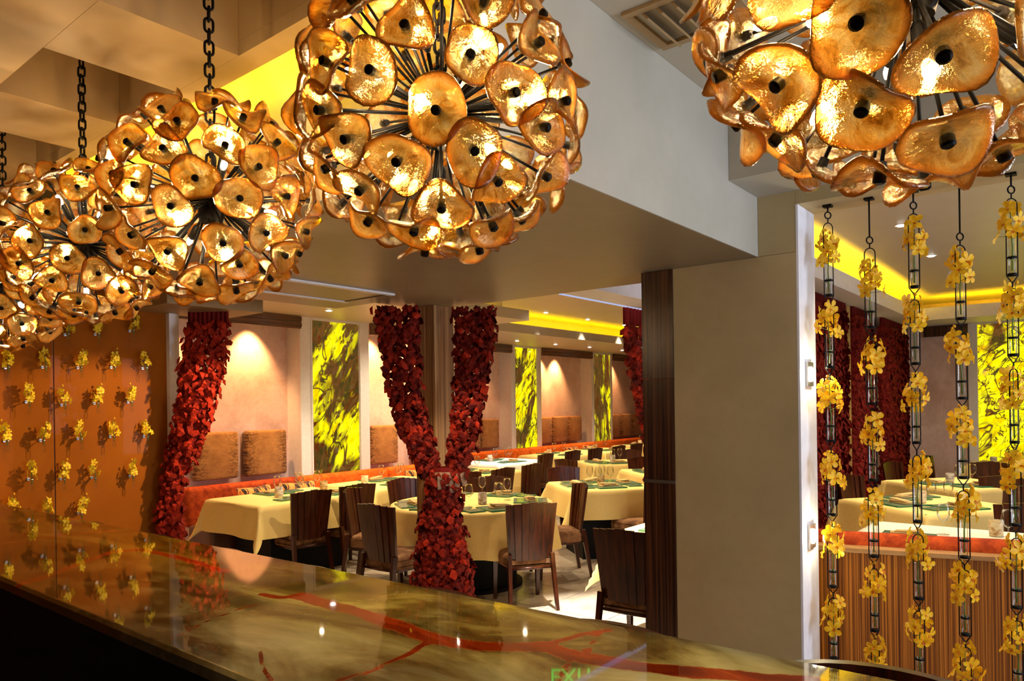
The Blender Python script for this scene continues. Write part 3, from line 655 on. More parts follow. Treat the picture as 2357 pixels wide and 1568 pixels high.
cup_me = MB().lathe([(.001, -.004), (.0175, -.004), (.0185, .008), (.016, .008)], 14).mesh('cup', M['black'], True)
STR = [(1.00, 2.55, [2.47, 2.12, 1.77, 1.41, 1.05, .70]), (.815, 2.40, [2.31, 1.95, 1.59, 1.23, .87, .52]), (.63, 2.53, [2.46, 2.12, 1.77, 1.41, 1.05, .70]), (.45, 2.36, [2.29, 1.96, 1.61, 1.26, .91, .57]), (.262, 2.53, [2.46, 2.13, 1.79, 1.42, 1.07, .72])]
ORD = ('first', 'second', 'third', 'fourth', 'fifth'); ROWN = ('top', 'second', 'third', 'fourth', 'fifth', 'sixth')
rs = random.Random(5)
FR = {}
for si, (y, zr, us) in enumerate(STR):
    o = thing('orchid_vase_string', (3.725, y, 0), '%s hanging string of black framed glass tube vases, counted from the pillar' % ORD[si], 'vase string', 'hanging orchid vase strings')
    pt('ceiling_plate', B(-.02, .02, -.02, .02, 2.59, 2.599).mesh('ceiling_plate', M['black']), o)
    pt('hanging_rod', MB().tube([(0, 0, 2.59), (0, 0, zr + .014)], .004, 6).mesh('hanging_rod', M['black'], True), o)
    pt('ring', ring_me, o, (0, 0, zr), (0, 0, PI / 2 + .8))
    us2 = us + [us[-1] - .35]
    for k, zt in enumerate(us):
        top = zt - .0 if k else zr - .018; L = top - (us2[k + 1]); L = round(L, 3)
        if L not in FR: FR[L] = frame_mesh(L)
        f = pt('vase_frame', FR[L], o, (0, 0, top), (0, 0, R(-51) + rs.uniform(-.3, .3)))
        zb = -L + .037
        pt('glass_tube', tube_me, f, (0, 0, zb)); pt('water', water_me, f, (0, 0, zb)); pt('cup', cup_me, f, (0, 0, zb)); pt('band', band_me, f, (0, 0, zb + .075))
        SPR[rs.randrange(6)].put((3.725, y, top + zb + .150), rs.uniform(0, 6.28), 'yellow orchid spray in the %s tube of the %s vase string from the pillar' % (ROWN[k], ORD[si]), 'orchids in the hanging strings')
# copper wall with test-tube vases
cw = struct('wall_copper', MB().box(-1.8, 1.858, 5.445, 5.46, 0, 2.9).box(1.866, 2.50, 5.445, 5.46, 0, 2.9).box(2.501, 2.624, 5.447, 5.46, 0, 2.9), M['copper'])
FWALL = [[(1.74, 2.24), (1.933, 2.234), (2.124, 2.249), (2.358, 2.289)], [(1.585, 2.0), (1.795, 2.009), (2.01, 2.012), (2.227, 2.021), (2.446, 2.021)], [(1.698, 1.779), (1.906, 1.757), (2.112, 1.767), (2.339, 1.774)], [(1.574, 1.531), (1.777, 1.524), (2.004, 1.524), (2.214, 1.529), (2.448, 1.521)], [(1.704, 1.273), (1.894, 1.258), (2.089, 1.249), (2.344, 1.238)], [(1.604, 1.059), (1.796, 1.029), (1.998, 1.014)]]
wtube = MB().lathe([(.0005, 0), (.008, .002), (.0095, .008), (.0095, .098), (.0105, .10)], 10, caps=False).mesh('glass_tube', M['vial'], True)
wclip = MB().lathe([(.0098, -.004), (.0118, -.004), (.0118, .004), (.0098, .004), (.0098, -.004)], 10, caps=False).tube([(0, .0115, 0), (0, .060, 0)], .003, 6).mesh('clip', M['chrome'], True)
wpad = MB().lathe([(.010, 0), (.010, .004)], 10, Matrix.Translation((0, .060, 0)) @ Matrix.Rotation(-PI / 2, 4, 'X')).mesh('wall_disc', M['chrome'])
def wv_make():
    o = tag(link('wall_vase', None), 'x', 'vase'); pt('glass_tube', wtube, o, (0, 0, 0)); pt('clip', wclip, o, (0, 0, .075)); pt('wall_disc', wpad, o, (0, 0, .075)); return o
WV = Proto(wv_make)
NUM = ('first', 'second', 'third', 'fourth', 'fifth')
for ri, row in enumerate(FWALL):
    for ci, (x, z) in enumerate(row):
        ph = '%s from the left in the %s row on the copper wall' % (NUM[ci], ROWN[ri])
        WV.put((x, 5.380, z - .145), 0, 'small clear tube vase, ' + ph, 'tube vases on the copper wall')
        SPW[rs.randrange(5)].put((x, 5.380, z - .05), rs.uniform(0, 6.28), 'yellow orchid spray, ' + ph, 'orchids on the copper wall')
spot('flower_wall_spot', (3.15, 4.12, 2.30), (1.95, 5.45, 1.25), 190, (1, .72, .40), 47, .5, .02)
spot('column_spot', (2.3, 2.4, 2.36), (3.65, 3.55, .75), 60, (1, .78, .5), 46, .6, .02)
spot('flower_wall_wash', (2.15, 5.10, 2.86), (2.15, 5.44, 1.9), 40, (1, .66, .3), 60, .7, .02)

# ------------------------------------------------------------------ red leaf curtains
def leaf(seed):
    rn = random.Random(seed); L = rn.uniform(.042, .056); W_ = rn.uniform(.020, .028); t = .0012; f = rn.uniform(.008, .020); c = rn.uniform(-.016, .016)
    up_ = [(0, 0, 0), (-W_, f, -L * .45), (0, -f * .4, -L * .5), (W_, f, -L * .4), (c, f * 1.4, -L), (c + W_ * .7, f * 2.2, -L * .8)]
    fc = [(0, 1, 2), (0, 2, 3), (1, 4, 2), (2, 4, 5), (2, 5, 3)]
    m = MB(); m.add(up_, fc); m.add([(x, y + t, z) for x, y, z in up_], [q[::-1] for q in fc]); return m
LEAFM = [leaf(i) for i in range(6)]
def leaf_mats(pos, nrm, rn, s):
    a = math.atan2(nrm.y, nrm.x) + PI / 2
    return Matrix.Translation(pos) @ Matrix.Rotation(a + rn.uniform(-.7, .7), 4, 'Z') @ Matrix.Rotation(rn.uniform(-.9, .25), 4, 'X') @ Matrix.Rotation(rn.uniform(-.6, .6), 4, 'Y') @ Matrix.Scale(s * rn.uniform(.75, 1.25), 4)
def curtain(name, base, label, drapes, mat, seed, nparts, step, lsize, viewdir, back=9.0, jit=.022):
    """drapes: list of rows (z, cx, cy, ax, ay, half_thickness); a is the half-width vector of the cloth at that height"""
    rn = random.Random(seed); o = thing(name, base, label, 'curtain', 'red leaf curtains'); b = Vector(base)
    lm = [q.mesh('felt_leaf', mat) for q in LEAFM]; allp = []
    for rows in drapes:
        bk = MB(); vs = []; fs = []; nn = 14
        for (z, cx, cy, ax, ay, th) in rows:
            A = Vector((ax, ay, 0)); N = Vector((ay, -ax, 0)).normalized()
            for k in range(nn):
                q = 2 * PI * k / nn; vs.append(Vector((cx, cy, z)) - b + A * (math.cos(q) * .88) + N * (math.sin(q) * th * .8))
        for i in range(len(rows) - 1):
            for k in range(nn): fs.append((i * nn + k, i * nn + (k + 1) % nn, (i + 1) * nn + (k + 1) % nn, (i + 1) * nn + k))
        keep = [f for f in fs if max(vs[q].z for q in f) + b.z < back]
        used = sorted({q for f in keep for q in f}); mp = {q: i for i, q in enumerate(used)}
        if keep: bk.add([vs[q] for q in used], [tuple(mp[q] for q in f) for f in keep]); pt('backing_net', bk.mesh('backing_net', M['felt_dark'], True), o)
        zz = rows[0][0] - .02
        while zz > rows[-1][0]:
            i = 0
            while i < len(rows) - 2 and rows[i + 1][0] > zz: i += 1
            r0, r1 = rows[i], rows[i + 1]; t = (r0[0] - zz) / (r0[0] - r1[0]); v = [r0[j] + (r1[j] - r0[j]) * t for j in range(6)]
            A = Vector((v[3], v[4], 0)); N = Vector((v[4], -v[3], 0)).normalized(); per = 2 * PI * math.sqrt((A.length ** 2 + v[5] ** 2) / 2)
            n_ = max(4, int(per / step))
            for k in range(n_):
                q = 2 * PI * (k + rn.random()) / n_; c_ = math.cos(q); s_ = math.sin(q)
                nr = (A.normalized() * c_ * .6 + N * s_).normalized()
                p = Vector((v[1], v[2], zz + rn.uniform(-.5, .5) * step)) - b + A * c_ + N * (s_ * v[5]) + nr * rn.uniform(-jit, jit)
                allp.append((p, nr))
            zz -= step * .80
    vd = Vector(viewdir)
    front = [x for x in allp if x[1].dot(vd) < .2]; rest = [x for x in allp if x[1].dot(vd) >= .2]
    rn.shuffle(front); parts, more = front[:nparts], front[nparts:]
    for p, nr in parts: pt('felt_leaf', lm[rn.randrange(6)], o, M=leaf_mats(p, nr, rn, lsize))
    m = MB()
    for p, nr in more + rest:
        q = LEAFM[rn.randrange(6)]; m.add(q.v, q.f, leaf_mats(p, nr, rn, lsize))
    if m.v: tag(pt('felt_leaves', m.mesh('felt_leaves', mat), o), None, None, None, 'stuff')
    return o
def header(o, x0, x1, y, z0, z1, base, mat, n=10, th=.02, dirv=(1, 0)):
    m = MB(); d = Vector((*dirv, 0)).normalized(); nrm = Vector((-d.y, d.x, 0)); vs = []; fs = []; L = x1 - x0
    N_ = n * 6
    for z in (z1, z0):
        for s_ in (-1, 1):
            for i in range(N_ + 1):
                u = i / N_; p = d * (x0 + L * u) + nrm * (y + s_ * .004 + th * .5 * math.sin(u * n * 2 * PI)); vs.append((p.x, p.y, z))
    k = N_ + 1
    for i in range(N_):
        fs += [(i, i + 1, 2 * k + i + 1, 2 * k + i), (k + i + 1, k + i, 3 * k + i, 3 * k + i + 1), (2 * k + i, 2 * k + i + 1, 3 * k + i + 1, 3 * k + i)]
    m.add(vs, fs); pt('gathered_header', m.mesh('gathered_header', mat, True), o)
VD = (fw.x, fw.y, 0)
# wooden column and its tied curtain
o = thing('wood_column', (3.79, 3.77, 0), 'square zebrawood column standing between the two halves of the tied leaf curtain', 'column')
for a in ((-.10, .10, -.10, -.055), (-.10, .10, .055, .10), (-.10, -.055, -.0545, .0545), (.055, .10, -.0545, .0545)): pt('facing_board', B(*a, 0, 2.368).mesh('facing_board', M['zebra_v']), o)
s2 = .7071
lx = (.779, .626)                      # away from the viewer
sx_ = (.626, -.779)                    # to the viewer's right
def rowp(z, off, hw, th, cx=3.68, cy=3.60, dep=0.0): 
    return (z, cx + sx_[0] * off + lx[0] * dep, cy + sx_[1] * off + lx[1] * dep, sx_[0] * hw, sx_[1] * hw, th)
DL_ = [(2.371, 3.48, 3.843, 0.092, -0.115, 0.035), (2.122, 3.479, 3.813, 0.082, -0.101, 0.045), (1.907, 3.48, 3.779, 0.068, -0.085, 0.055), (1.738, 3.478, 3.733, 0.063, -0.079, 0.06), (1.577, 3.476, 3.688, 0.059, -0.074, 0.065), (1.376, 3.494, 3.603, 0.048, -0.059, 0.07), (1.199, 3.51, 3.534, 0.039, -0.049, 0.07)]
DR_ = [(2.363, 3.834, 3.403, 0.086, -0.107, 0.035), (2.116, 3.819, 3.405, 0.078, -0.097, 0.045), (1.9, 3.793, 3.406, 0.071, -0.088, 0.055), (1.732, 3.756, 3.404, 0.064, -0.08, 0.06), (1.572, 3.722, 3.399, 0.058, -0.072, 0.065), (1.372, 3.669, 3.401, 0.048, -0.059, 0.07), (1.196, 3.61, 3.41, 0.045, -0.057, 0.07)]
SK_ = [(1.229, 3.547, 3.456, 0.064, -0.081, 0.08), (1.066, 3.539, 3.466, 0.067, -0.084, 0.09), (0.918, 3.533, 3.473, 0.083, -0.103, 0.105), (0.743, 3.526, 3.466, 0.095, -0.119, 0.12), (0.565, 3.53, 3.462, 0.111, -0.138, 0.135), (0.358, 3.529, 3.463, 0.127, -0.157, 0.15), (0.033, 3.528, 3.465, 0.144, -0.18, 0.165)]
cu = curtain('leaf_curtain', (3.68, 3.60, 0), 'red felt leaf curtain tied round the wooden column in a Y shape', [DL_, DR_, SK_], M['felt'], 3, 300, .033, 1.12, VD, 1.35, .024)
tie = MB().lathe([(.082, -.06), (.100, -.05), (.104, 0), (.098, .05), (.080, .06)], 16, Matrix.Translation((-.135, -.15, 1.15)) @ Matrix.Diagonal((.85, .85, .8, 1)))
for i in range(5): tie.rbox(.05, .012, .09, .004, 1, Matrix.Translation((-.215 + .036 * i, -.19 - .02 * i, 1.13 + .03 * math.sin(i * 2.2))) @ Matrix.Rotation(.5 * math.sin(i * 3), 4, 'Y'))
pt('driftwood_tie', tie.mesh('driftwood_tie', plain('driftwood', (.26, .14, .075), .8, nscale=30, namt=.5), True), cu)
# left curtain
def rl(z, cx, cy, hw, th): return (z, cx, cy, sx_[0] * hw, sx_[1] * hw, th)
LC = [(2.311, 2.77, 5.109, 0.091, -0.113, 0.035), (2.102, 2.755, 5.128, 0.095, -0.118, 0.05), (1.909, 2.737, 5.152, 0.091, -0.113, 0.06), (1.749, 2.718, 5.175, 0.083, -0.102, 0.065), (1.588, 2.692, 5.206, 0.077, -0.096, 0.065), (1.428, 2.667, 5.238, 0.072, -0.09, 0.065), (1.268, 2.626, 5.289, 0.056, -0.071, 0.06), (1.156, 2.603, 5.318, 0.04, -0.049, 0.06), (1.011, 2.593, 5.331, 0.041, -0.052, 0.07), (0.705, 2.584, 5.342, 0.053, -0.066, 0.085), (0.046, 2.574, 5.354, 0.067, -0.084, 0.1)]
cl = curtain('leaf_curtain', (2.6, 5.2, 0), 'red felt leaf curtain swept to the left beside the copper flower wall', [LC], M['felt'], 5, 300, .033, 1.08, VD, 2.0, .024)
b_ = Vector((2.6, 5.2, 0)); c0 = Vector((2.775, 5.105, 0)) - b_; dd = Vector((*sx_, 0))
header(cl, c0.dot(dd) - .15, c0.dot(dd) + .15, c0.dot(Vector((-sx_[1], sx_[0], 0))), 2.24, 2.368, None, M['felt_dark'], 9, .03, sx_)
# right curtain under the partition beam
def rr_(z, x0, x1, th): return (z, (x0 + x1) / 2, 2.74, (x1 - x0) / 2, 0, th)
RC = [rr_(2.26, 4.79, 5.5, .03), rr_(2.0, 4.86, 5.5, .045), rr_(1.7, 4.98, 5.5, .055), rr_(1.45, 5.08, 5.5, .06), rr_(1.25, 5.17, 5.5, .06), rr_(1.05, 5.20, 5.5, .06), rr_(.5, 5.22, 5.5, .06), rr_(0, 5.2, 5.5, .06)]
cr = curtain('leaf_curtain', (5.2, 2.74, 0), 'red felt leaf curtain hanging at the left edge of the dark wood post', [RC], M['felt'], 8, 300, .038, 1.25, VD, 1.6, .028)
header(cr, 4.77 - 5.2, .3, 0, 2.24, 2.368, None, M['felt_dark'], 14, .03)
# three curtains of the right-hand room
for x0, x1, lab in ((6.6, 8.55, 'wide dark red leaf curtain behind the first orchid string'), (8.85, 9.80, 'dark red leaf curtain just right of the slim pale post'), (10.35, 11.85, 'dark red leaf curtain right of the equipment rack, next to the pale plaster wall')):
    rows = [(z, (x0 + x1) / 2, 2.14, (x1 - x0) / 2, 0, .05) for z in (2.62, 1.8, .9, .05)]
    cc = curtain('leaf_curtain', ((x0 + x1) / 2, 2.14, 0), lab, [rows], M['felt_dark'], int(x0 * 10), 120, .058, 1.5, (0, 1, 0))
    header(cc, -(x1 - x0) / 2, (x1 - x0) / 2, 0, 2.55, 2.715, None, M['felt_dark'], int((x1 - x0) * 14), .04)

# ------------------------------------------------------------------ banquettes, pads, pillows
def banquette(x0, x1, yf, yb, label, piece=1.3):
    o = thing('banquette', ((x0 + x1) / 2, yf, 0), label, 'sofa', 'wall banquettes'); w_ = (x1 - x0) / 2
    pt('plinth', B(-w_ + .04, w_ - .04, .08, yb - yf - .02, 0, .12).mesh('plinth', M['blackcloth']), o)
    n = max(1, round((x1 - x0) / piece)); d = (x1 - x0) / n
    for k in range(n):
        c = -w_ + d * (k + .5)
        pt('seat_cushion', smooth_by_angle(MB().rbox(d - .008, yb - yf - .16, .32, .035, 3, Matrix.Translation((c, (yb - yf - .16) / 2, .285)), puff=.012).mesh('seat_cushion', M['leather'], True)), o)
        pt('back_cushion', smooth_by_angle(MB().rbox(d - .008, .16, .42, .05, 3, Matrix.Translation((c, yb - yf - .085, .615))).mesh('back_cushion', M['orange_velvet'] if x0 > 7 or k else M['velvet'], True)), o)
    return o
banquette(3.72, 7.86, 6.86, 7.48, 'rust velvet wall banquette under the tiger plush pads of the near bay')
banquette(8.05, 16.4, 7.82, 8.43, 'bright orange wall banquette along the far bays')
def pad(x0, x1, y, label, z0=.85, z1=1.385, dark=0):
    o = thing('plush_pad', ((x0 + x1) / 2, y, z0), label, 'wall cushion', 'tiger plush wall pads'); w_ = x1 - x0; h = z1 - z0
    pt('cushion', smooth_by_angle(MB().rbox(w_ - .006, .11, h, .035, 3, Matrix.Translation((0, -.055, h / 2))).mesh('cushion', M['tigerpanel'], True)), o)
    pt('backing_board', B(-w_ / 2 + .03, w_ / 2 - .03, .001, .028, .03, h - .03).mesh('backing_board', M['blackcloth']), o)
    for s_ in (-1, 1): pt('wall_bracket', B(s_ * w_ * .25 - .02, s_ * w_ * .25 + .02, .0285, .045, h * .5, h * .5 + .06).mesh('wall_bracket', M['black']), o)
yn, yf_ = 7.735, 8.685
pad(3.97, 4.50, yn, 'brown striped plush wall pad beside the left leaf curtain'); pad(4.585, 5.135, yn, 'brown striped plush wall pad left of the first yellow panel')
pad(6.44, 6.94, yn, 'golden striped plush wall pad right of the first yellow panel'); pad(7.23, 7.75, yn, 'striped plush wall pad half hidden behind the leaf column')
pad(9.30, 9.78, yf_, 'plush wall pad at the right edge of the leaf column, left of its pair'); pad(9.79, 10.30, yf_, 'plush wall pad just left of the second yellow panel')
pad(11.45, 11.98, yf_, 'leftmost of the three joined plush pads between the far yellow panels'); pad(11.99, 12.54, yf_, 'middle of the three joined plush pads between the far yellow panels'); pad(12.55, 13.08, yf_, 'rightmost of the three joined plush pads between the far yellow panels')
pad(14.2, 14.70, yf_, 'left pad of the farthest plush trio beside the right curtain'); pad(14.71, 15.27, yf_, 'middle pad of the farthest plush trio beside the right curtain'); pad(15.28, 15.78, yf_, 'right pad of the farthest plush trio beside the right curtain')
def pillow(x, y, z, rz, label, sc=1):
    m = MB(); n = 12; vs = []; fs = []
    for sd in (1, -1):
        for i in range(n + 1):
            for j in range(n + 1):
                u = 2 * i / n - 1; v = 2 * j / n - 1; t = max(0, (1 - u ** 4) * (1 - v ** 4)) ** .5
                vs.append((.23 * u * (1 - .08 * (1 - abs(v)) ** 1), sd * (.075 * t + .001), .17 * v * (1 - .08 * (1 - abs(u)))))
    k = n + 1
    for i in range(n):
        for j in range(n):
            a, b, c, d = i * k + j, (i + 1) * k + j, (i + 1) * k + j + 1, i * k + j + 1; fs.append((a, b, c, d)); fs.append(tuple(q + k * k for q in (d, c, b, a)))
    m.add(vs, fs); o = thing('throw_pillow', (x, y, z), label, 'pillow', 'tiger stripe pillows', rz)
    pt('cover', m.mesh('cover', M['tigerpillow'], True), o, (0, 0, .165), (R(-16), 0, 0))
    pt('piping', MB().tube([(.225 * a, 0, .165 * b) for a, b in ((-1, -1), (0, -.93), (1, -1), (.93, 0), (1, 1), (0, .93), (-1, 1), (-.93, 0))], .004, 6, True).mesh('piping', M['blackcloth'], True), o, (0, 0, .165), (R(-16), 0, 0))
pillow(4.42, 7.16, .46, .15, 'orange and black tiger stripe pillow left on the near banquette'); pillow(4.95, 7.15, .46, -.12, 'darker tiger stripe pillow under the second plush pad, right of the orange one')
pillow(6.85, 7.15, .46, .1, 'tiger stripe pillow on the banquette right of the first yellow panel'); pillow(12.0, 8.10, .46, .1, 'tiger stripe pillow under the three joined plush pads'); pillow(12.65, 8.10, .46, -.1, 'tiger stripe pillow under the rightmost of the three joined pads')
pillow(15.0, 8.10, .46, .1, 'left tiger stripe pillow under the farthest plush trio'); pillow(15.6, 8.10, .46, -.1, 'right tiger stripe pillow under the farthest plush trio')

# ------------------------------------------------------------------ tables
def square_cloth(a, b, h, seed):
    rn = random.Random(seed); m = MB(); N = 44; vs = []; fs = []; ph = [rn.uniform(0, 6) for _ in range(6)]
    H = [a + h, b + h]
    for i in range(N + 1):
        for j in range(N + 1):
            u = (2 * i / N - 1) * H[0]; v = (2 * j / N - 1) * H[1]
            du = max(0, abs(u) - a); dv = max(0, abs(v) - b); su = 1 if u > 0 else -1; sv = 1 if v > 0 else -1
            x = su * min(abs(u), a); y = sv * min(abs(v), b); z = 0
            dr = math.hypot(du, dv)
            if dr > 0:
                cu_, cv_ = du / dr, dv / dr; cr_ = 2 * min(cu_, cv_); dr = min(dr, h * (1 + .30 * cr_)); fl = .012 + .10 * dr + .26 * dr * cr_
                wv = .022 * dr / h * (math.sin(9 * u + ph[0]) * (dv > 0) * cv_ + math.sin(9 * v + ph[1]) * (du > 0) * cu_)
                x += su * cu_ * (fl + wv); y += sv * cv_ * (fl + wv); z = -dr * .985
                if dr < .03: z *= .6
            vs.append((x, y, z))
    k = N + 1
    for i in range(N):
        for j in range(N): fs.append((i * k + j, (i + 1) * k + j, (i + 1) * k + j + 1, i * k + j + 1))
    m.add(vs, fs); return m
def round_cloth(r, h, seed):
    rn = random.Random(seed); m = MB(); n = 96; vs = [(0, 0, 0)]; fs = []; ph = rn.uniform(0, 6)
    rows = [(r * .5, 0), (r * .97, 0), (r + .006, -.006)] + [(r + .012, -h * t) for t in (.08, .25, .45, .65, .85, 1)]
    for i, (rr0, z) in enumerate(rows):
        t = max(0, -z / h)
        for k in range(n):
            q = 2 * PI * k / n; wv = t * (.045 * math.sin(11 * q + ph) + .018 * math.sin(23 * q + 1)); zz = z - t * (.035 * math.sin(4 * q) ** 2)
            vs.append(((rr0 + wv + .03 * t) * math.cos(q), (rr0 + wv + .03 * t) * math.sin(q), zz))
    for k in range(n): fs.append((0, 1 + k, 1 + (k + 1) % n))
    for i in range(len(rows) - 1):
        for k in range(n): fs.append((1 + i * n + k, 1 + (i + 1) * n + k, 1 + (i + 1) * n + (k + 1) % n, 1 + i * n + (k + 1) % n))
    m.add(vs, fs); return m
def solid(me, nm):
    pass
def table(x, y, a, b, rz, label, cloth_label, mat='cloth', rnd=0, h=.31, seed=1):
    o = thing('dining_table', (x, y, 0), label, 'table', 'dining tables', rz)
    if rnd:
        pt('tabletop', MB().lathe([(.01, .715), (rnd - .01, .715), (rnd, .722), (rnd, .738), (rnd - .01, .744), (.01, .744)], 48).mesh('tabletop', M['blackcloth']), o)
        pt('base', MB().lathe([(rnd * .62, 0), (rnd * .62, .03), (rnd * .55, .04), (rnd * .55, .714)], 32).mesh('base', M['blackcloth']), o); m = round_cloth(rnd, h, seed)
    else:
        pt('tabletop', B(-a + .006, a - .006, -b + .006, b - .006, .715, .744).mesh('tabletop', M['blackcloth']), o)
        pt('base', B(-a * .66, a * .66, -b * .66, b * .66, 0, .714).mesh('base', M['blackcloth']), o); m = square_cloth(a, b, h, seed)
    cl_ = tag(link('tablecloth', m.mesh('tablecloth', M[mat], True), None, (x, y, .748), (0, 0, rz)), cloth_label, 'tablecloth', 'tablecloths')
    return o
gl_bowl = [(.004, .088), (.014, .092), (.030, .108), (.038, .130), (.038, .152), (.034, .178), (.030, .200)]
GL_B = MB().lathe(gl_bowl + [(r - .0012, z) for r, z in gl_bowl[::-1]][:-1], 20, caps=False).mesh('bowl', M['glass'], True)
GL_S = MB().lathe([(.009, .004), (.004, .012), (.0032, .05), (.0045, .088)], 10).mesh('glass_stem', M['glass'], True)
GL_F = MB().lathe([(.034, 0), (.035, .0015), (.02, .003), (.009, .005)], 20).mesh('foot', M['glass'], True)
def glass_make():
    o = tag(link('wine_glass', None), 'x', 'glass')
    pt('bowl', GL_B, o); pt('glass_stem', GL_S, o); pt('foot', GL_F, o); return o
GLS = Proto(glass_make)
def plate_make(s_, nm):
    def mk():
        o = tag(link(nm, None), 'x', 'plate')
        pt('slab', B(-s_ + .004, s_ - .004, -s_ + .004, s_ - .004, 0, .0102).mesh('slab', M['greenglass']), o)
        e = MB().box(-s_, s_, -s_, -s_ + .0038, 0, .01).box(-s_, s_, s_ - .0038, s_, 0, .01).box(-s_, -s_ + .0038, -s_ + .0039, s_ - .0039, 0, .01).box(s_ - .0038, s_, -s_ + .0039, s_ - .0039, 0, .01)
        pt('edge', e.mesh('edge', M['glassedge']), o); return o
    return mk
CHG = Proto(plate_make(.155, 'glass_charger')); SPL = Proto(plate_make(.075, 'side_plate'))
def napkin_make():
    o = tag(link('napkin', None), 'x', 'napkin')
    for k, (dx, rz, z) in enumerate(((0, 0, .006), (.01, .10, .0185), (-.008, -.08, .029))):
        pt('fold', smooth_by_angle(MB().rbox(.20 - .02 * k, .085 - .008 * k, .0115, .005, 2).mesh('fold', M['napkin'], True)), o, (dx, 0, z), (0, R(2) * k, rz))
    return o
NPK = Proto(napkin_make)
def candle_make(key):
    def mk():
        o = tag(link('candle_holder', None), 'x', 'candle holder'); m = smooth_by_angle(MB().lathe([(.036, 0), (.040, .003), (.041, .1), (.038, .104), (.034, .104), (.033, .07), (.001, .07)], 24, caps=False).mesh('stone_cylinder', M[key], True))
        pt('stone_cylinder', m, o); pt('candle', MB().lathe([(.03, .0705), (.03, .085), (.02, .088), (.002, .086)], 16).mesh('candle', M['cloth_white'], True), o); pt('wick', MB().tube([(0, 0, .085), (.001, 0, .097)], .0015, 5).mesh('wick', M['blackcloth']), o); return o
    return mk
CND = [Proto(candle_make(k)) for k in ('candle_a', 'candle_b', 'candle_c')]
ZT = .7505
def setting(x, y, rz, half, seats, ph, glasses=1, cnd=(0, 0, 1), side=True, gl2=()):
    """seats: (local angle in degrees, short phrase)"""
    def P(lx_, ly_): return (x + lx_ * math.cos(rz) - ly_ * math.sin(rz), y + lx_ * math.sin(rz) + ly_ * math.cos(rz))
    for ang, sp in seats:
        a = R(ang); d = half - .20; c, s_ = math.cos(a), math.sin(a); px, py = P(d * c, d * s_); r_ = rz + a + PI / 2
        CHG.put((px, py, ZT), r_, 'green glass charger, %s, %s' % (ph, sp), 'glass chargers')
        NPK.put((px, py, ZT + .0108), r_ + .15, 'folded tan napkin, %s, %s' % (ph, sp), 'folded napkins')
        if side:
            px, py = P((d + .02) * c - .255 * -s_, (d + .02) * s_ - .255 * c); SPL.put((px, py, ZT), r_, 'small side plate, %s, %s' % (ph, sp), 'side plates')
        for g in range(glasses):
            px, py = P((d - .215 - .03 * g) * c + (.10 + .10 * g) * -s_, (d - .215 - .03 * g) * s_ + (.10 + .10 * g) * c)
            GLS.put((px, py, ZT), 0, '%swine glass on %s, %s' % ('inner ' if g else 'clear ', ph, sp), 'wine glasses')
    if cnd:
        px, py = P(cnd[0], cnd[1]); CND[cnd[2]].put((px, py, ZT), .5 * x, ('grey banded', 'cream banded', 'brown banded')[cnd[2]] + ' candle holder on ' + ph, 'stone candle holders')
TB = [ # x, y, half x, half y, rot, phrase, seats, candle, material
 (4.33, 6.42, .63, .47, 0, 'banquette table by the left curtain', [(-90, 'front side left'), (90, 'wall side left'), ], (-.15, -.05, 0), 'cloth'),
 (5.78, 6.52, .61, .45, 0, 'banquette table below the first yellow panel', [(-90, 'front side'), (90, 'wall side')], (-.38, .0, 1), 'cloth'),
 (7.22, 6.52, .58, .43, 0, 'banquette table right of the leaf column', [(-90, 'front side'), (90, 'wall side')], (-.2, 0, 1), 'cloth'),
 (8.82, 7.33, .60, .45, 0, 'brightly lit white banquette table', [(-90, 'front side'), (90, 'wall side')], (-.15, .1, 0), 'cloth_white'),
 (10.55, 7.42, .58, .45, 0, 'banquette table behind the orange chair', [(-90, 'front side'), (90, 'wall side')], (-.3, 0, 1), 'cloth'),
 (11.95, 7.42, .58, .45, 0, 'banquette table under the three joined pads', [(-90, 'front side'), (90, 'wall side')], (-.2, 0, 2), 'cloth'),
 (13.75, 7.45, .58, .45, 0, 'farthest banquette table', [(-90, 'front side'), (90, 'wall side')], (-.2, 0, 1), 'cloth'),
 (6.84, 4.26, .47, .47, R(51), 'square centre table by the wood post', [(0, 'far side'), (90, 'left side'), (180, 'near side'), (-90, 'right side')], (-.02, .0, 2), 'cloth'),
 (8.62, 4.34, .47, .47, R(51), 'centre table behind the square one', [(0, 'far side'), (90, 'left side'), (180, 'near side')], (.02, -.12, 1), 'cloth'),
 (9.55, 5.72, .45, .45, R(51), 'small farthest centre table', [(90, 'left side'), (180, 'near side')], (.0, .0, 0), 'cloth'),
 (4.85, 2.16, .47, .47, 0, 'table behind the foreground chair', [(0, 'far side'), (180, 'near side')], None, 'cloth'),
 (7.10, 1.10, .50, .50, R(51), 'second right room table', [(0, 'far side'), (90, 'left side'), (180, 'near side')], (.05, .05, 1), 'cloth'),
 (8.95, 1.13, .50, .50, R(51), 'third right room table', [(90, 'left side'), (180, 'near side')], (.0, .1, 0), 'cloth'),
 (11.6, .85, .50, .50, 0, 'table under the yellow panel', [(90, 'left side'), (180, 'near side')], (.0, .2, 0), 'cloth')]
for i, (x, y, a, b, rz, ph, seats, cnd, mat) in enumerate(TB):
    table(x, y, a, b, rz, 'dark based ' + ph + ' under a cloth', 'cream tablecloth draped over the ' + ph, mat, 0, .31, i)
    wall_ = rz == 0 and a != b
    setting(x, y, rz, b if wall_ else a, seats, 'the ' + ph, 1, cnd, True)
for x, sp in ((4.72, 'front side right'), ):
    CHG.put((x, 6.14, ZT), 0, 'square green glass charger on the banquette table by the left curtain, front right', 'glass chargers'); NPK.put((x, 6.14, ZT + .0108), .1, 'folded tan napkin, banquette table by the left curtain, front right', 'folded napkins')
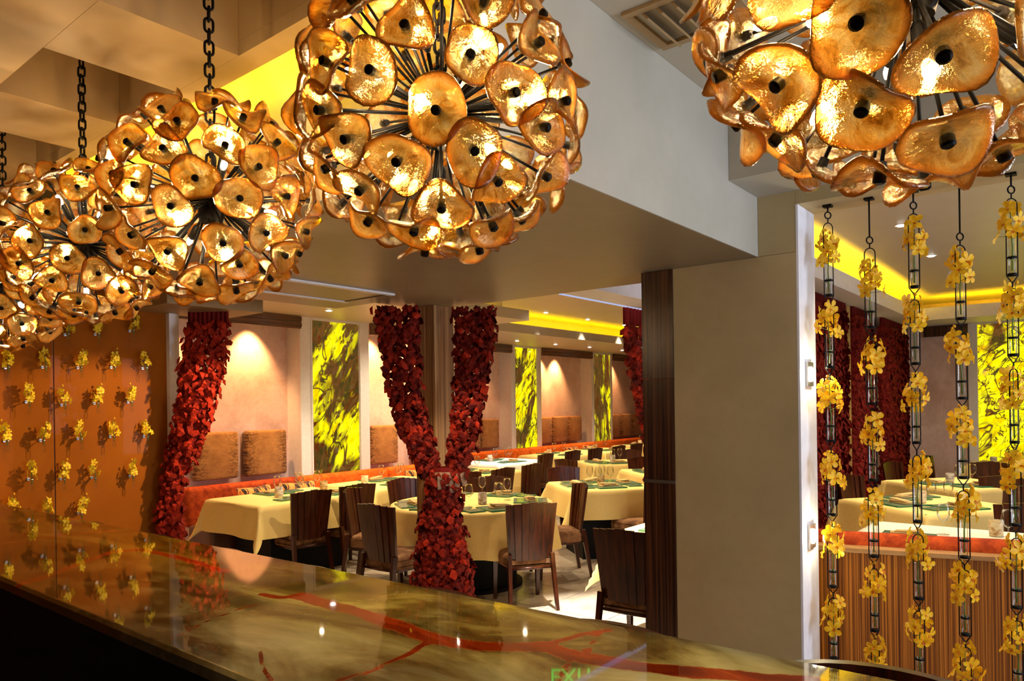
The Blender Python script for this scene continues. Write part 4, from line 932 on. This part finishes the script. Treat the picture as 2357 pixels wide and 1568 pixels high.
for x, y, lab in ((4.55, 6.55, 'clear wine glass near the middle of the banquette table by the left curtain'), (4.62, 6.68, 'clear wine glass at the wall side right of the banquette table by the left curtain'), (4.82, 6.62, 'clear wine glass at the right end of the banquette table by the left curtain'), (6.05, 6.62, 'clear wine glass at the right of the banquette table below the first yellow panel'), (9.12, 7.38, 'clear wine glass at the right of the brightly lit white banquette table')):
    GLS.put((x, y, ZT), 0, lab, 'wine glasses')
CND[2].put((4.78, 6.45, ZT), 1, 'brown banded candle holder at right end of the banquette table by the left curtain', 'stone candle holders')
rt_ = 'the round table by the leaf column'
table(4.99, 4.50, 0, 0, 0, 'dark based front round table by the leaf column under a cloth', 'pale tablecloth draped over the front round table by the leaf column', 'cloth', .74, .37, 3)
setting(4.99, 4.50, 0, .74, [(-112, 'near side'), (-52, 'right side'), (8, 'far right side'), (150, 'left side'), (200, 'near left side'), (75, 'far side')], rt_, 1, (-.06, -.18, 0))
GLS.put((4.93, 4.12, ZT), 0, 'tall clear wine glass nearest the bar on ' + rt_, 'wine glasses')
# front table of the right-hand room inside the curved banquette
table(5.44, .50, .42, .76, 0, 'front right room table inside the curved banquette', 'cream tablecloth on the front right room table inside the curved banquette', 'cloth_white', 0, .30, 12)
fr_ = 'the table inside the curved banquette'
for x, y, sp in ((5.26, .95, 'left end'), (5.20, .50, 'middle'), (5.62, .05, 'right end')):
    CHG.put((x, y, ZT), .05, 'green glass charger, %s, %s' % (fr_, sp), 'glass chargers'); NPK.put((x, y, ZT + .0108), PI / 2 + .1, 'folded tan napkin, %s, %s' % (fr_, sp), 'folded napkins')
for x, y, sp in ((5.50, .78, 'left'), (5.42, .42, 'right')): GLS.put((x, y, ZT), 0, 'large clear wine glass at the %s of %s' % (sp, fr_), 'wine glasses')
CND[1].put((5.62, .50, ZT), 1, 'cream banded stone candle holder on ' + fr_, 'stone candle holders')

# ------------------------------------------------------------------ chairs
def slat_mesh(i):
    xb, xt = i * .051, i * .0615; cb_, ct = .030 * (i / 3) ** 2, .045 * (i / 3) ** 2; hw0, hw1 = .0252, .0304; top = .872 - .007 * abs(i); zb = .40
    def ring_(xc, hw, yb, z, cc):
        sl = cc * 2 / 3 / max(.001, abs(i) * .06) * (1 if i > 0 else -1) if i else 0
        return [(xc - hw, yb - hw * sl - .011, z), (xc + hw, yb + hw * sl - .011, z), (xc + hw, yb + hw * sl + .011, z), (xc - hw, yb - hw * sl + .011, z)]
    return MB().hexa(ring_(xb, hw0, -.235 + cb_, zb, cb_), ring_(xt, hw1, -.305 + ct, top, ct)).mesh('slat', M['chair'])
def chair_make():
    o = tag(link('dining_chair', None), 'x', 'chair')
    for i in range(-3, 4): pt('slat', slat_mesh(i), o)
    sm = MB().rbox(.45, .45, .11, .035, 3, Matrix.Translation((0, .005, .385)), puff=.02)
    for k, v in enumerate(sm.v):
        x, y, z = v; q = (y + .22) / .44; sm.v[k] = (x * (.84 + .17 * q), y, z)
    pt('seat', smooth_by_angle(sm.mesh('seat', M['suede'], True)), o)
    pt('seat_frame', B(-.18, .18, -.19, .19, .315, .335).mesh('seat_frame', M['chair']), o)
    for s_ in (-1, 1):
        pt('leg', MB().hexa([(s_ * .195 - .013, -.315, 0), (s_ * .195 + .013, -.315, 0), (s_ * .195 + .013, -.287, 0), (s_ * .195 - .013, -.287, 0)], [(s_ * .178 - .016, -.250, .45), (s_ * .178 + .016, -.250, .45), (s_ * .178 + .016, -.205, .45), (s_ * .178 - .016, -.205, .45)]).mesh('leg', M['chair']), o)
        pt('leg', MB().hexa([(s_ * .19 - .013, .185, 0), (s_ * .19 + .013, .185, 0), (s_ * .19 + .013, .211, 0), (s_ * .19 - .013, .211, 0)], [(s_ * .19 - .02, .165, .325), (s_ * .19 + .02, .165, .325), (s_ * .19 + .02, .210, .325), (s_ * .19 - .02, .210, .325)]).mesh('leg', M['chair']), o)
    pt('back_rail', MB().tube([(-.17, -.222, .335), (0, -.235, .335), (.17, -.222, .335)], .012, 6).mesh('back_rail', M['chair'], True), o)
    return o
CH = Proto(chair_make)
for x, y, f_, lab in (
  (4.73, 3.71, 55, 'red brown slatted chair with suede seat, nearest the bar right of the leaf column'),
  (4.09, 4.51, 2, 'brown slatted chair seen from behind, just left of the leaf column'),
  (4.56, 5.31, -62, 'narrow looking dark chair turned edge on, behind the brown chair left of the column'),
  (4.16, 6.02, 84, 'black backed chair at the left front of the banquette table by the left curtain'),
  (4.76, 6.08, 84, 'dark backed chair at the right front of the banquette table by the left curtain'),
  (5.30, 5.55, -100, 'dark chair with blue sheen, left of the leaf column behind the round table'),
  (5.86, 6.12, 88, 'dark chair at the front of the second banquette table, half hidden by the leaf column'),
  (5.78, 4.98, -149, 'wide dark chair back facing us across the round table'),
  (6.92, 5.96, 88, 'dark chair at the left front of the third banquette table'),
  (7.58, 6.02, 90, 'tall black chair back at the right front of the third banquette table'),
  (6.32, 5.42, -80, 'dark chair turned sideways between the round table and the third banquette table'),
  (9.22, 7.0, 92, 'lit orange brown chair in front of the bright white cloth'),
  (5.70, 4.07, 141, 'side facing chair with plain suede seat between the round and square tables'),
  (6.66, 3.66, 76, 'dark chair with rust seat right of the square centre table, by the wood post'),
  (4.19, 2.30, 3, 'large dark chair in the foreground partly behind the wood post'),
  (7.25, 4.93, -125, 'dark chair back facing us behind the square centre table'),
  (8.68, 5.78, -8, 'dark chair left of the farthest centre table'),
  (10.08, 7.05, 88, 'dark chair at the left front of the fifth banquette table'),
  (10.78, 7.05, 88, 'black chair at the right front of the fifth banquette table'),
  (11.62, 7.07, 88, 'orange brown lit chair at the front of the sixth banquette table'),
  (9.10, 4.88, -131, 'dark chair back behind the second centre table'),
  (10.35, 5.95, -160, 'dark chair with a blue glint on its top, far behind the candle beside the curtain'),
  (12.3, 7.08, 88, 'dark chair at the right front of the sixth banquette table'),
  (13.6, 7.10, 88, 'farthest dark chair, at the seventh banquette table by the curtain'),
  (7.92, 1.72, -110, 'dark chair with blue edge at the left of the second right room table'),
  (9.90, 1.72, -110, 'dark chair with pale slats at the left of the third right room table'),
  (11.3, 1.55, -100, 'brown chair against the pale plaster of the far right wall'),
  (6.22, .38, 180, 'nearest black chair back in the right room, right of the fourth orchid string'),
  (8.38, .70, 180, 'middle black chair back in the right room, right of the fourth orchid string'),
  (10.25, .98, 180, 'farthest black chair back in the right room under the yellow panel')):
    CH.put((x, y, 0), R(f_ - 90), lab, 'slat back dining chairs')

# ------------------------------------------------------------------ curved banquette and equipment in the right-hand room
path = [(4.62, 1.85), (4.36, 1.62), (4.235, 1.36), (4.215, 1.12), (4.265, .92), (4.335, .63), (4.43, .28), (4.56, -.2), (4.72, -.8), (4.9, -1.4)]
def resample(p, n):
    P_ = [Vector((*q, 0)) for q in p]; out = []
    for i in range(n + 1):
        t = i / n * (len(P_) - 1); k = min(int(t), len(P_) - 2); u = t - k
        p0, p1, p2, p3 = P_[max(0, k - 1)], P_[k], P_[k + 1], P_[min(len(P_) - 1, k + 2)]
        out.append(.5 * ((2 * p1) + (-p0 + p2) * u + (2 * p0 - 5 * p1 + 4 * p2 - p3) * u * u + (-p0 + 3 * p1 - 3 * p2 + p3) * u ** 3))
    return out
cpts = resample(path, 40)
def sweep(prof, closed=True):
    vs = []; fs = []; n = len(prof)
    for i, p in enumerate(cpts):
        t = (cpts[min(i + 1, 40)] - cpts[max(i - 1, 0)]).normalized(); nr = Vector((-t.y, t.x, 0))
        if nr.x < 0: nr = -nr
        for d, z in prof: q = p + nr * d; vs.append((q.x - 4.4, q.y - .5, z))
    for i in range(40):
        for k in range(n): fs.append((i * n + k, i * n + (k + 1) % n, (i + 1) * n + (k + 1) % n, (i + 1) * n + k))
    fs += [tuple(range(n))[::-1], tuple(40 * n + k for k in range(n))]
    m = MB().add(vs, fs); bmx = bmesh.new(); me = m.mesh('t', M['zebra_gold']); bmx.from_mesh(me); bmesh.ops.recalc_face_normals(bmx, faces=bmx.faces[:]); bmx.to_mesh(me); bmx.free(); return me
def swept(nm, prof, mat, o, sm=False):
    me = sweep(prof); me.name = nm; me.materials.clear(); me.materials.append(M[mat])
    if sm: me.polygons.foreach_set('use_smooth', [True] * len(me.polygons)); smooth_by_angle(me, 50)
    pt(nm, me, o)
o = thing('curved_banquette', (4.4, .5, 0), 'curved banquette with golden zebrawood back and rust velvet roll behind the orchid strings', 'sofa')
swept('wood_back', [(0, .08), (.03, .08), (.03, .815), (0, .815)], 'zebra_gold', o)
swept('plinth', [(.01, 0), (.5, 0), (.5, .079), (.01, .079)], 'blackcloth', o)
swept('cap_rail', [(-.012, .816), (.07, .816), (.07, .86), (-.012, .84)], 'capwood', o)
swept('velvet_roll', [(.085 + .055 * math.cos(a), .855 + .062 * math.sin(a)) for a in [2 * PI * i / 12 for i in range(12)]], 'velvet', o, True)
swept('back_pad', [(.032, .42), (.13, .42), (.12, .79), (.032, .79)], 'velvet', o, True)
swept('seat_cushion', [(.032, .08), (.55, .08), (.56, .40), (.54, .418), (.032, .418)], 'velvet', o, True)
o = thing('equipment_rack', (10.15, 2.62, 0), 'black equipment rack glimpsed in the gap between the red curtains', 'rack')
pt('cabinet', MB().box(-.27, -.25, -.2, .2, 0, 1.7).box(.25, .27, -.2, .2, 0, 1.7).box(-.249, .249, .18, .2, 0, 1.7).box(-.249, .249, -.2, .179, 1.68, 1.7).box(-.249, .249, -.2, .179, 0, .3).mesh('cabinet', M['blackcloth']), o)
for k in range(7):
    d_ = pt('device', B(-.24, .24, -.19, .15, .32 + k * .19, .49 + k * .19).mesh('device', M['chrome'] if k in (1, 3, 4) else M['black']), o)
    pt('dial', MB().lathe([(.05, 0), (.05, .01), (.02, .012)], 16, Matrix.Translation((.08, -.1905, .405 + k * .19)) @ Matrix.Rotation(PI / 2, 4, 'X')).mesh('dial', M['chrome']), d_)

# lit exit sign hanging over the dining room, seen mirrored in the bar top
o = thing('exit_sign', (5.16, 3.52, 2.735), 'green lit EXIT sign mirrored upside down in the bar top', 'sign'); o.rotation_euler = (0, 0, R(-51))
pt('plate', B(-.19, .19, 0, .012, 0, .21).mesh('plate', M['glass']), o)
pt('housing', B(-.20, .20, -.03, .04, .211, .27).mesh('housing', M['white']), o)
for x in (-.12, .12): pt('hanger', MB().tube([(x, 0, .271), (x, 0, .364)], .006, 6).mesh('hanger', M['chrome']), o)
fc_ = bpy.data.curves.new('exit_text', 'FONT'); fc_.body = 'EXIT'; fc_.size = .19; fc_.align_x = 'CENTER'; fc_.extrude = .002
tx = bpy.data.objects.new('tmp', fc_); COL.objects.link(tx); dg = bpy.context.evaluated_depsgraph_get()
tm = bpy.data.meshes.new_from_object(tx.evaluated_get(dg)); bpy.data.objects.remove(tx); tm.name = 'lettering'; tm.materials.clear(); tm.materials.append(emit('exit_green', (.02, 1, .12), 2.2))
pt('lettering', tm, o, (0, -.004, .04), (PI / 2, 0, 0))
